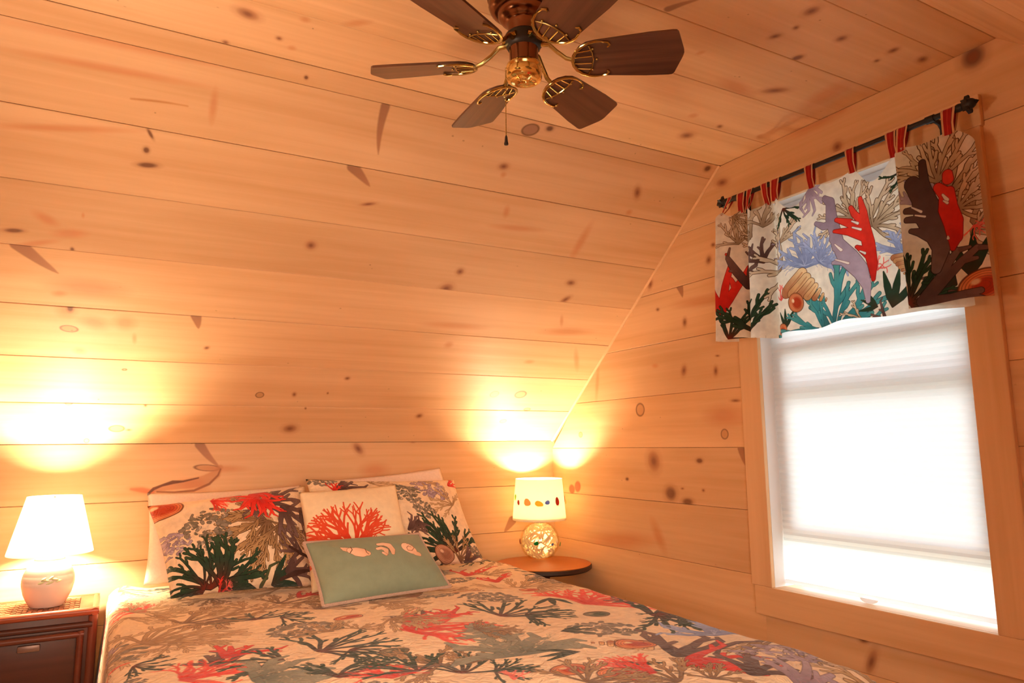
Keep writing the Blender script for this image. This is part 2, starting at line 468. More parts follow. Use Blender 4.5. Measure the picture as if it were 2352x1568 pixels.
KNOTS['R'] = [["o",2.442,2.059,2.458,2.028,0.024],["w",2.264,2.006,2.246,1.947,0.041],["f",2.254,1.919,1.986,1.898,0.033],["o",2.416,1.922,2.398,1.919,0.012],["o",2.239,1.852,2.241,1.822,0.021],["f",2.457,1.674,2.422,1.67,0.015],["o",2.253,1.651,2.264,1.616,0.026],["o",2.076,1.63,2.078,1.599,0.019],["o",2.073,1.675,2.054,1.673,0.007],["f",2.866,1.698,2.887,1.562,0.022],["r",2.58,1.485,2.525,1.482,0.055],["r",3.046,1.38,3.015,1.38,0.026],["r",2.045,1.383,2.048,1.346,0.036],["o",2.001,1.492,1.961,1.49,0.01],["f",2.123,1.438,1.964,1.432,0.061],["o",2.485,1.289,2.461,1.22,0.063],["d",2.206,1.26,2.176,1.26,0.017],["w",1.955,1.309,1.947,1.247,0.056],["d",2.399,1.12,2.344,1.122,0.047],["d",2.296,1.09,2.245,1.093,0.025],["o",2.306,1.144,2.29,1.145,0.007],["o",2.184,1.143,2.17,1.143,0.01],["s",3.053,1.143,3.084,1.096,0.052],["s",3.147,1.108,3.095,1.1,0.046],["d",2.673,1.17,2.654,1.171,0.012],["o",2.065,2.13,2.046,2.125,0.014],["o",2.078,2.084,2.09,2.058,0.025],["o",2.014,2.374,1.963,2.364,0.027],["f",2.494,0.99,2.43,0.887,0.04],["f",2.919,0.871,2.528,0.912,0.055],["o",1.523,0.714,1.496,0.72,0.016],["o",1.476,0.687,1.503,0.628,0.025],["d2",1.02,2.445,1.01,2.39,0.054],["f",1.465,2.457,1.426,2.44,0.024],["o",1.48,2.325,1.451,2.314,0.03],["f",1.631,2.435,1.438,2.436,0.036]]


def paint_knots(cv, lst, u0, v0, bounds):
    """knots, pitch streaks and stains of the boards; a mark stops at the edge of its own board"""
    rnd = random.Random(3)
    B = [(v - v0) * cv.ppm for v in bounds]
    for k, ua, va, ub, vb, w in lst:
        ax, ay, bx, by, w = (ua - u0) * cv.ppm, (va - v0) * cv.ppm, (ub - u0) * cv.ppm, (vb - v0) * cv.ppm, w * cv.ppm
        cx, cy, L = (ax + bx) / 2, (ay + by) / 2, math.hypot(bx - ax, by - ay)
        ang = math.atan2(by - ay, bx - ax)
        lim = None
        for i in range(len(B) - 1):
            if B[i] <= cy < B[i + 1]: lim = (B[i], B[i + 1])
        rx, ry = max(L / 2, 1.2), max(w / 2, 1.2)
        E_ = lambda *a, **q: cv.ellipse(cx, cy, *a, vlim=lim, **q)
        if k == 'o':
            E_(rx * 1.5, ry * 1.5, ang, (.72, .48, .34), soft=.9, alpha=.5)
            E_(rx, ry, ang, (.62, .42, .30), soft=.7, alpha=.65)
            E_(rx * .45, ry * .45, ang, (.50, .31, .24), soft=.9, alpha=.7)
        elif k in ('d', 'd2'):
            E_(rx * 1.5, ry * 1.5, ang, (.62, .38, .26), soft=.9, alpha=.5)
            E_(rx, ry, ang, (.42, .27, .20), soft=.7, alpha=.8)
            if k == 'd2': E_(rx * .5, ry * .5, ang, (.55, .33, .22), soft=.8, alpha=.8)
        elif k in ('r', 'r2'):
            E_(rx, ry, ang, (.76, .56, .38) if k == 'r' else (.58, .40, .33), soft=.4, alpha=.7)
            E_(rx, ry, ang, (.42, .26, .16), soft=.3, alpha=.85, ring=max(.22, 1.6 / max(ry, 1.6)))
        elif k == 'f':
            E_(rx * 1.1, ry * 1.2, ang, (.80, .50, .33), soft=1.1, alpha=.5)
        elif k == 's':
            E_(rx, ry, ang, (.66, .27, .16), soft=.35, alpha=.9)
        elif k in ('w', 'l', 'g'):
            n = 9
            segs = []
            bend = rnd.uniform(-.07, .07) * L
            for i in range(n):
                t = i / (n - 1)
                x, y = ax + (bx - ax) * t - math.sin(ang) * bend * math.sin(t * math.pi), ay + (by - ay) * t + math.cos(ang) * bend * math.sin(t * math.pi)
                r = ry * 1.0 * ((1 - t) ** .7 * .95 + .08) if k == 'w' else ry * (1.5 if k == 'l' else 1) * (.35 + .5 * math.sin(math.pi * min(.95, t + .1)))
                segs.append((x, y, r, t))
            sg = [(*segs[i], *segs[i + 1]) for i in range(n - 1)]
            if k == 'w':
                cv.strokes(sg, [(.57, .38, .29), (.68, .46, .33)], None, 2, 3.0, .8, lim)
            elif k == 'l':
                cv.strokes(sg, [(.42, .25, .15), (.45, .28, .17)], None, 1, 2.0, .9, lim)
            else:
                cv.strokes(sg, [(.70, .42, .18), (.74, .48, .24)], None, 1, 3.0, .75, lim)
    # fine pin specks
    for _ in range(int(cv.wm * 14)):
        x, y = rnd.uniform(0, cv.W), rnd.uniform(0, cv.H)
        cv.ellipse(x, y, rnd.uniform(1, 2.4), rnd.uniform(.8, 1.6), 0, (.55, .36, .24), soft=.6, alpha=rnd.uniform(.25, .7))


CH = 0.0016
_gap = random.Random(11)


def plank(parent, fr, v0, v1, u0b, u1b, u0t, u1t, box, mat, thick=0.012):
    """one board: u from u0b to u1b on its lower edge v0 and from u0t to u1t on its upper edge v1"""
    g0, g1 = _gap.uniform(.0003, .0011), _gap.uniform(.0003, .0011)
    w = v1 - v0
    out = _gap.uniform(-.0005, .0005)
    def P(v, lo, n):
        k = (v - v0) / w
        u = (u0b + (u0t - u0b) * k) if lo else (u1b + (u1t - u1b) * k)
        return (u, v, n)
    a, b = v0 + g0, v1 - g1
    rings = []
    for (va, vb, n) in ((a + CH, b - CH, out), (a, b, out - CH), (a, b, -thick)):
        rings.append([P(va, 1, n), P(va, 0, n), P(vb, 0, n), P(vb, 1, n)])
    L = [p for r in rings for p in r]
    F = [[0, 1, 2, 3]]
    for i in (0, 4):
        for k in range(4):
            k2 = (k + 1) % 4
            F.append([i + k, i + 4 + k, i + 4 + k2, i + k2])
    V = [fr(*p) for p in L]
    # wind so that the front faces the room
    c = (Vector(V[1]) - Vector(V[0])).cross(Vector(V[2]) - Vector(V[0]))
    nrm = Vector(fr(0, 0, 1)) - Vector(fr(0, 0, 0))
    if c.dot(nrm) < 0: F = [f[::-1] for f in F]
    uv = [((p[0] - box[0]) / box[2], (p[1] - box[1]) / box[3]) for p in L]
    return mesh('plank', V, F, mat, parent, smooth=False, uv=uv)


# ------------------------------------------------------------------ room shell
A_, B_ = (WY - FY) / SL, (CZ - KZ) / SL
fr_slope = lambda u, v, n: (u, WY - A_ * v - B_ * n, KZ + B_ * v - A_ * n)
fr_knee = lambda u, v, n: (u, WY - n, v)
fr_right = lambda u, v, n: (WX - n, u, v)
fr_ceil = lambda u, v, n: (u, v, CZ - n)
fr_slope2 = lambda u, v, n: (u, NY + A_ * v + B_ * n, KZ + B_ * v - A_ * n)
fr_left = lambda u, v, n: (LX + n, u, v)

m_backing = plain('stud_wall', (.30, .17, .075), .9)
PPM = 560
UB = (LX, WX - LX)


def surf(name, key, box, bounds, extra=None):
    cv = Canvas(box[2], box[3], PPM)
    paint_knots(cv, KNOTS.get(key, []), box[0], box[1], bounds)
    if extra: extra(cv)
    return pine('pine_' + name, cv.image('knots_' + name), box[2], box[3])


def slab(name, fr, poly, thick, off=.012, label=None):
    mb = MB()
    mb.prism(poly, lambda u, v, n: fr(u, v, n - off), thick)
    o = mb.build(name, m_backing, None, smooth=False)
    return tag(o, label, None, None, 'structure')


# slope over the bed
sb = [i * BW for i in range(8)] + [SL]
box_s = (LX, 0, WX - LX + .02, SL)
m_slope = surf('slope', 'S', box_s, sb)
w_slope = slab('wall_slope', fr_slope, [(LX - .1, -.05), (WX + .1, -.05), (WX + .1, SL + .05), (LX - .1, SL + .05)], .1, label='sloping pine board wall rising over the bed')
for i in range(8):
    plank(w_slope, fr_slope, sb[i], sb[i + 1], LX, WX + .012, LX, WX + .012, box_s, m_slope)
# knee wall behind the bed
kb = [0, .19, .424, .657, .891, 1.122, KZ]
box_k = (LX, 0, WX - LX + .02, KZ)
def bark_pocket(cv):
    """the long bark pocket in the board above the left sham"""
    def pl(pts, pal, alpha, soft):
        q = []
        for px, py, r in pts:
            p = onY(px, py, WY); q.append(((p[0] - box_k[0]) * cv.ppm, (p[2] - box_k[1]) * cv.ppm, r * 3.1 / FPX * cv.ppm))
        cv.strokes([(*q[i], i / (len(q) - 1), *q[i + 1], (i + 1) / (len(q) - 1)) for i in range(len(q) - 1)], pal, None, 1, soft, alpha)
    pl([(350, 1128, 4), (385, 1118, 8), (430, 1112, 10), (470, 1104, 12), (495, 1090, 10), (505, 1074, 6)], [(.70, .42, .26), (.78, .54, .36)], .65, 4)
    pl([(300, 1124, 2), (325, 1126, 5), (348, 1130, 5)], [(.80, .42, .26)], .7, 4)
    pl([(341, 1133, 2.2), (352, 1123, 3.2), (372, 1115, 2.6), (396, 1108, 4), (420, 1106, 2), (455, 1098, 1.5)], [(.36, .20, .12), (.40, .22, .13)], .95, 1.6)
    pl([(360, 1130, 1.5), (400, 1131, 2), (445, 1127, 2.4), (480, 1112, 2.6), (500, 1092, 2), (506, 1078, 1.5)], [(.50, .28, .16), (.55, .33, .20)], .85, 2)


KNOTS['K'] = [k_ for k_ in KNOTS['K'] if k_[0] != 'l']
m_knee = surf('knee', 'K', box_k, kb, bark_pocket)
w_knee = slab('wall_back', fr_knee, [(LX - .1, -.05), (WX + .1, -.05), (WX + .1, KZ), (LX - .1, KZ)], .1, label='low pine board wall behind the pillows')
for i in range(6):
    plank(w_knee, fr_knee, kb[i], kb[i + 1], LX, WX + .012, LX, WX + .012, box_k, m_knee)
# flat ceiling
cb = [FY2, 1.068, 1.302, 1.528, 1.756, FY]
box_c = (LX, FY2, WX - LX + .02, FY - FY2)
m_ceil = surf('ceiling', 'C', box_c, cb)
w_ceil = slab('ceiling', fr_ceil, [(LX - .1, FY2 - .05), (WX + .1, FY2 - .05), (WX + .1, FY + .05), (LX - .1, FY + .05)], .1, label='flat pine board ceiling around the fan')
for i in range(5):
    plank(w_ceil, fr_ceil, cb[i], cb[i + 1], LX, WX + .012, LX, WX + .012, box_c, m_ceil)
# window wall on the right
OY0, OY1, OZ0, OZ1 = 1.102, 1.845, .822, 2.205      # opening
rb = [0, .150, .384, .618, .8515, 1.0825, 1.3135, 1.541, 1.769, 1.997, 2.221, CZ]
box_r = (NY, 0, WY - NY, CZ)
m_right = surf('gable', 'R', box_r, rb)
w_right = empty('wall_right', (0, 0, 0), 'pine board gable wall with the window', None, None, 'structure')


def crease(z):
    return WY if z <= KZ else WY - (z - KZ) * (WY - FY) / (CZ - KZ)


def crease2(z):
    return NY if z <= KZ else NY + (z - KZ) * (FY2 - NY) / (CZ - KZ)


mbk = MB()
X0, X1 = WX + .012, WX + .16
for (y0, y1, z0, z1) in ((NY - .1, OY0 - .0185, -.05, CZ + .1), (OY1 + .0185, WY + .1, -.05, CZ + .1), (OY0 - .0185, OY1 + .0185, -.05, OZ0 - .0185), (OY0 - .0185, OY1 + .0185, OZ1 + .0185, CZ + .1)):
    mbk.box((X0, y0, z0), (X1, y1, z1))
mbk.build('stud_backing', m_backing, w_right, smooth=False)
for i in range(len(rb) - 1):
    z0, z1 = rb[i], rb[i + 1]
    if z0 < KZ < z1:
        parts = [(z0, KZ), (KZ, z1)]
    else:
        parts = [(z0, z1)]
    cuts = [(None, None)]
    if z1 > OZ0 and z0 < OZ1: cuts = [(OY1 + .05, None), (None, OY0 - .05)]
    for lo, hi in cuts:
        u0b, u0t = (lo, lo) if lo else (crease2(z0), crease2(z1))
        u1b, u1t = (hi, hi) if hi else (crease(z0), crease(z1))
        if z0 < KZ < z1 and lo:
            u1t = crease(z1)
        plank(w_right, fr_right, z0, z1, u0b, u1b, u0t, u1t, box_r, m_right)
    if z0 < OZ0 < z1:
        plank(w_right, fr_right, z0, OZ0 - .03, OY0 - .05, OY1 + .05, OY0 - .05, OY1 + .05, box_r, m_right)
# slope and knee wall behind the camera, left wall, floor
m_far = pine('pine_far', None, 2.6, 2.6)
w_s2 = slab('wall_slope_front', fr_slope2, [(LX - .1, -.05), (WX + .1, -.05), (WX + .1, SL + .05), (LX - .1, SL + .05)], .1, label='second sloping pine wall over the camera side')
for i in range(8):
    plank(w_s2, fr_slope2, sb[i], sb[i + 1], LX, WX + .012, LX, WX + .012, box_s, m_far)
fr_front = lambda u, v, n: (u, NY + n, v)
w_f = slab('wall_front', fr_front, [(LX - .1, -.05), (WX + .1, -.05), (WX + .1, KZ), (LX - .1, KZ)], .1, label='low pine board wall on the camera side')
for i in range(6):
    plank(w_f, fr_front, kb[i], kb[i + 1], LX, WX + .012, LX, WX + .012, box_k, m_far)
w_l = slab('wall_left', fr_left, [(NY - .1, -.05), (WY + .1, -.05), (WY + .1, CZ + .1), (NY - .1, CZ + .1)], .1, label='pine board wall beyond the nightstand')
for i in range(len(rb) - 1):
    z0, z1 = rb[i], rb[i + 1]
    plank(w_l, fr_left, z0, z1, crease2(z0), crease(z0), crease2(z1), crease(z1), box_r, m_far)
fl_ = MB().box((LX - .1, NY - .1, -.1), (WX + .1, WY + .1, 0)).build('floor', m_backing, None, smooth=False)
tag(fl_, 'wooden bedroom floor under the bed', None, None, 'structure')
m_floor = pine('pine_floor', None, 2.6, 2.6)
fr_floor = lambda u, v, n: (u, v, n + .012)
y = NY; 
while y < WY - .01:
    plank(fl_, fr_floor, y, min(y + .14, WY), LX, WX, LX, WX, (LX, NY, 4, 4), m_floor); y += .14

# scribe strip along the crease between slope and window wall
m_trim = pine('pine_trim', None, 2.0, 2.0)
def uvbox(o, s=1.0):
    """box-projected uv in metres for boards built as plain solids"""
    me = o.data
    lay = me.uv_layers.get('UVMap') or me.uv_layers.new(name='UVMap')
    ext = [max(v.co[i] for v in me.vertices) - min(v.co[i] for v in me.vertices) for i in range(3)]
    la = ext.index(max(ext))
    for p in me.polygons:
        n = [abs(x) for x in p.normal]; ax = n.index(max(n))
        oth = [i for i in range(3) if i not in (la, ax)]
        for li in p.loop_indices:
            c = me.vertices[me.loops[li].vertex_index].co
            lay.data[li].uv = (c[la] * s, (c[oth[0]] if oth else 0) * s)
    return o


mb = MB()
p0, p1 = Vector((WX, WY, KZ)), Vector((WX, FY, CZ))
nn = Vector((0, -B_, -A_))
q = []
for p in (p0, p1):
    q += [p, p + nn * .006, p + nn * .006 + Vector((-.004, 0, 0)), p + Vector((-.010, 0, 0))]
mb.add(q, [[0, 1, 5, 4], [1, 2, 6, 5], [2, 3, 7, 6], [3, 0, 4, 7], [3, 2, 1, 0], [4, 5, 6, 7]])
tr = uvbox(mb.build('trim_1', m_trim, None, smooth=False)); tag(tr, 'thin pine strip along the sloping corner', None, None, 'structure')

# ------------------------------------------------------------------ window
win = empty('window_1', (0, 0, 0), 'pine cased sash window behind the white shade', None, None, 'structure')
m_case = pine('pine_casing', None, 1.0, 1.0)
m_vinyl = plain('white_vinyl', (.8, .8, .8), .4, var=.02)
m_glass, nt, b, out = new_mat('window_glass')
tp = nd(nt, 'ShaderNodeBsdfTransparent'); gl = nd(nt, 'ShaderNodeBsdfGlossy'); gl.inputs['Roughness'].default_value = .02
fz = nd(nt, 'ShaderNodeFresnel'); fz.inputs[0].default_value = 1.45
ms = nd(nt, 'ShaderNodeMixShader'); nt.links.new(fz.outputs[0], ms.inputs[0]); nt.links.new(tp.outputs[0], ms.inputs[1]); nt.links.new(gl.outputs[0], ms.inputs[2]); nt.links.new(ms.outputs[0], out.inputs['Surface'])
CW, CT = .092, .017
xf = WX - CT
for (y0, y1, z0, z1) in ((OY1, OY1 + CW, OZ0, OZ1), (OY0 - CW, OY0, OZ0, OZ1), (OY0 - CW - .004, OY1 + CW + .004, OZ1, OZ1 + CW), (OY0 - CW - .004, OY1 + CW - .012, OZ0 - .10, OZ0)):
    uvbox(MB().box((xf, y0, z0), (WX + .001, y1, z1), .0025).build('casing', m_case, win, smooth=False))
JX = WX + .15
for (a, b_) in (((WX + .0005, OY1, OZ0), (JX, OY1 + .018, OZ1)), ((WX + .0005, OY0 - .018, OZ0), (JX, OY0, OZ1)), ((WX + .0005, OY0 - .018, OZ1), (JX, OY1 + .018, OZ1 + .018)), ((WX + .0005, OY0 - .018, OZ0 - .018), (JX, OY1 + .018, OZ0))):
    uvbox(MB().box(a, b_).build('jamb', m_case if a[2] < OZ0 - .01 and b_[2] <= OZ0 else m_vinyl, win, smooth=False))


def sash(x0, z0, z1):
    s_ = MB().box((x0, OY0 + .002, z0), (x0 + .03, OY0 + .05, z1), .002)
    s_.box((x0, OY1 - .05, z0), (x0 + .03, OY1 - .002, z1), .002)
    s_.box((x0 + .0005, OY0 + .05, z0), (x0 + .0295, OY1 - .05, z0 + .05), .002)
    s_.box((x0 + .0005, OY0 + .05, z1 - .045), (x0 + .0295, OY1 - .05, z1), .002)
    f_ = s_.build('sash', m_vinyl, win, smooth=False)
    MB().box((x0 + .012, OY0 + .049, z0 + .049), (x0 + .016, OY1 - .049, z1 - .044)).build('pane', m_glass, f_, smooth=False)


sash(WX + .118, 1.50, OZ1 - .002)
sash(WX + .087, .985, 1.70)

# white pleated shade
SX = WX + .055
shade = empty('window_shade', (SX, (OY0 + OY1) / 2, OZ1), 'white pleated shade pulled down over the bright window', 'window shade')
m_shade = translucent('shade_fabric', (.93, .94, .94), .55)
nz = 128
v, f = [], []
zt, zb = OZ1 - .02, .845
for i in range(nz + 1):
    z = zt + (zb - zt) * i / nz
    dx = .0014 if i % 2 else -.0014
    v += [(SX + dx, OY0 + .003, z), (SX + dx, OY1 - .003, z)]
for i in range(nz):
    f.append([2 * i, 2 * i + 1, 2 * i + 3, 2 * i + 2])
mesh('pleated_fabric', v, f, m_shade, shade, smooth=False)
m_rail = translucent('frosted_rail', (.93, .94, .96), .6)
m_white = plain('white_plastic', (.85, .86, .88), .35, var=.02)
MB().box((SX - .008, OY0 + .003, .833), (SX + .008, OY1 - .003, .847), .003).build('bottom_rail', m_rail, shade)
MB().box((SX - .012, OY0 + .004, OZ1 - .022), (SX + .02, OY1 - .004, OZ1 - .001), .003).build('head_rail', m_rail, shade)
mb = MB(); yc = onX(1997, 1372, SX - .012)[1]
q = []
for k in range(13):
    a = math.pi * k / 12
    q.append((.030 * math.cos(a), -.013 * math.sin(a)))
mb.prism(q, lambda u, v_, n: (SX - .012 + n, yc + u,   .836 + v_), .006, .001)
mb.build('pull_tab', m_rail, shade)

# ------------------------------------------------------------------ coral print: motifs drawn as tapering strokes
CREAM = (.93, .84, .71)
P_GREEN = [(.46, .17, .12), (.27, .22, .17), (.19, .26, .20), (.17, .26, .18), (.22, .31, .22)]
P_TEAL = [(.20, .36, .38), (.22, .50, .52), (.28, .60, .62), (.34, .62, .60)]
P_BROWN = [(.46, .35, .26), (.62, .49, .34), (.74, .60, .42)]
P_TAN = [(.62, .50, .36), (.74, .62, .46), (.82, .70, .54)]
P_RED = [(.78, .16, .13), (.88, .20, .15), (.92, .28, .22)]
P_CORAL = [(.80, .22, .13), (.86, .33, .20)]
P_DARK = [(.33, .24, .22), (.41, .30, .28), (.50, .39, .36)]
P_LILAC = [(.57, .49, .55), (.67, .59, .65), (.75, .68, .74)]
P_GREY = [(.42, .40, .34), (.52, .48, .42), (.60, .56, .50)]
P_SLATE = [(.42, .45, .41), (.52, .54, .48), (.62, .62, .55)]
P_BLUE = [(.48, .53, .68), (.58, .64, .80), (.70, .75, .88)]
O_DARK, O_BROWN, O_RED, O_BLUE = (.12, .11, .09), (.33, .23, .15), (.50, .10, .08), (.36, .40, .55)


def stag(seed, mains=6, spread=80, r0=.030, levels=3, wob=14, length=1.0):
    rnd = random.Random(seed); out = []

    def grow(x, y, ang, L, r, lev, t0):
        n = 3
        for i in range(n):
            ang += rnd.uniform(-wob, wob)
            x2, y2 = x + math.sin(R_(ang)) * L / n, y + math.cos(R_(ang)) * L / n
            t1 = t0 + (1 - t0) * (i + 1) / n * .6
            out.append((x, y, r, t0 + (t1 - t0) * .5, x2, y2, r * .94, t1)); x, y, r = x2, y2, r * .94
            if lev > 0 and i == 1 and rnd.random() < .6:
                grow(x, y, ang + rnd.choice((-1, 1)) * rnd.uniform(30, 48), L * .48, r * .85, 0, t1)
        if lev > 0:
            d = rnd.uniform(17, 27)
            grow(x, y, ang - d, L * .62, r * .86, lev - 1, t1); grow(x, y, ang + d, L * .62, r * .86, lev - 1, t1)
    for k in range(mains):
        a = -spread + 2 * spread * (k + .5) / mains + rnd.uniform(-5, 5)
        grow(0, 0, a, length * (.46 if levels > 1 else .62) * rnd.uniform(.9, 1.08), r0 * 1.25, levels - 1, 0)
    return out


def stag2(seed, mains=8, spread=84, r0=.030, shoots=3, wob=9):
    rnd = random.Random(seed); out = []
    for k in range(mains):
        a = -spread + 2 * spread * (k + .5) / mains + rnd.uniform(-4, 4)
        L = rnd.uniform(.86, 1.05) * (1 - .12 * abs(a) / 90)
        x = y = 0.; r = r0 * .72; n = 7; sd = rnd.choice((-1, 1)); drift = rnd.uniform(-4, 4)
        for i in range(n):
            a += rnd.uniform(-wob, wob) + drift
            x2, y2 = x + math.sin(R_(a)) * L / n, y + math.cos(R_(a)) * L / n
            r2 = r * (1.14 if i < 3 else .93)
            out.append((x, y, r, i / n, x2, y2, r2, (i + 1) / n)); x, y, r = x2, y2, r2
            if 2 <= i and (i - 2) % max(1, int(5 / shoots)) == 0 or i == n - 1:
                for q in ((sd,) if i < n - 1 else (-1, 1)):
                    b = a + q * rnd.uniform(24, 40); l = rnd.uniform(.15, .26) * (1 if i < n - 1 else .6)
                    xa, ya = x + math.sin(R_(b)) * l * .5, y + math.cos(R_(b)) * l * .5
                    b -= q * 18
                    out.append((x, y, r * .9, (i + 1) / n, xa, ya, r * .85, min(1, (i + 2) / n)))
                    out.append((xa, ya, r * .85, min(1, (i + 2) / n), xa + math.sin(R_(b)) * l * .5, ya + math.cos(R_(b)) * l * .5, r * .75, 1))
                sd = -sd
    return out


def fingers(seed, mains=5, spread=62, r0=.13, sub=2, taper=.5):
    rnd = random.Random(seed); out = []
    for k in range(mains):
        a = -spread + 2 * spread * (k + .5) / mains + rnd.uniform(-7, 7)
        L = rnd.uniform(.75, 1.02)
        x = y = 0.; r = r0
        for i in range(4):
            a += rnd.uniform(-10, 10)
            x2, y2 = x + math.sin(R_(a)) * L / 4, y + math.cos(R_(a)) * L / 4
            r2 = r0 * (1 - (1 - taper) * (i + 1) / 4)
            out.append((x, y, r, i / 4, x2, y2, r2, (i + 1) / 4))
            if i >= 1 and rnd.random() < sub * .33:
                b = a + rnd.choice((-1, 1)) * rnd.uniform(32, 55); l = rnd.uniform(.16, .30)
                out.append((x2, y2, r2 * .95, .6, x2 + math.sin(R_(b)) * l, y2 + math.cos(R_(b)) * l, r2 * .45, 1))
            x, y, r = x2, y2, r2
    return out


def sponge(seed, n=70, w=1.0, h=.55, r0=.05):
    rnd = random.Random(seed); out = []
    for i in range(n):
        a = rnd.uniform(0, 6.283); q = math.sqrt(rnd.random())
        x, y = w * .5 * q * math.cos(a), .35 + h * .6 * q * math.sin(a)
        b = rnd.uniform(0, 6.283); l = rnd.uniform(.02, .09)
        r = r0 * rnd.uniform(.4, 1); t = rnd.random()
        out.append((x, y, r, t, x + l * math.cos(b), y + l * math.sin(b), r * .7, t))
    return out


def leaf(seed, n=3, r0=.09):
    rnd = random.Random(seed); out = []
    for k in range(n):
        a = -40 + 80 * (k + .5) / n + rnd.uniform(-8, 8)
        p = [(math.sin(R_(a)) * q, math.cos(R_(a)) * q) for q in (0, .3, .6, .85, 1)]
        rr = [.02, r0, r0 * .95, r0 * .5, .015]
        for i in range(4): out.append((*p[i], rr[i], i / 4, *p[i + 1], rr[i + 1], (i + 1) / 4))
    return out


def place(segs, cx, cy, size, ang, sx=1.0):
    """unit motif (base at the origin, growing to +y) to canvas pixels; ang in degrees clockwise from up"""
    c, s_ = math.cos(R_(ang)), math.sin(R_(ang))
    o = []
    for (x1, y1, r1, t1, x2, y2, r2, t2) in segs:
        x1, x2 = x1 * sx, x2 * sx
        o.append((cx + size * (x1 * c + y1 * s_), cy + size * (-x1 * s_ + y1 * c), r1 * size, t1,
                  cx + size * (x2 * c + y2 * s_), cy + size * (-x2 * s_ + y2 * c), r2 * size, t2))
    return o


def shell_cone(cv, cx, cy, size, ang, pal=((.93, .80, .60), (.80, .58, .38), (.70, .45, .30))):
    c, s_ = math.cos(R_(ang)), math.sin(R_(ang))
    def P(x, y): return cx + size * (x * c + y * s_), cy + size * (-x * s_ + y * c)
    n = 7
    for i in range(n):
        q = i / (n - 1)
        a, b = P(-.26 * (1 - q) - .02, q * .92), P(.26 * (1 - q) + .02, q * .92 - .07 * (1 - q))
        r = size * (.12 * (1 - q) + .025)
        cv.strokes([(*a, r * .8, 0, *b, r, 1)], [pal[0], pal[1]] if i % 2 else [pal[0], pal[2]], (.36, .20, .12), max(1, size * .010), 1.2)
        cv.strokes([(*a, r * .12, 0, *b, r * .12, 1)], [pal[2]], None, 1, 1.2, .6)


def shell_round(cv, cx, cy, size, ang, pal=((.90, .55, .36), (.72, .25, .14), (.95, .82, .66))):
    cv.ellipse(cx, cy, size * .5, size * .36, R_(-ang), (.36, .2, .12), soft=.06)
    cv.ellipse(cx, cy, size * .47, size * .33, R_(-ang), pal[0], soft=.1)
    cv.ellipse(cx + size * .05, cy - size * .02, size * .30, size * .20, R_(-ang), pal[1], soft=.5)
    for k in range(5):
        cv.ellipse(cx, cy, size * (.42 - .07 * k), size * (.29 - .05 * k), R_(-ang), (.42, .22, .12), soft=.1, ring=.05, alpha=.6)
    cv.ellipse(cx - size * .13, cy + size * .1, size * .10, size * .06, R_(-ang), pal[2], soft=.6)


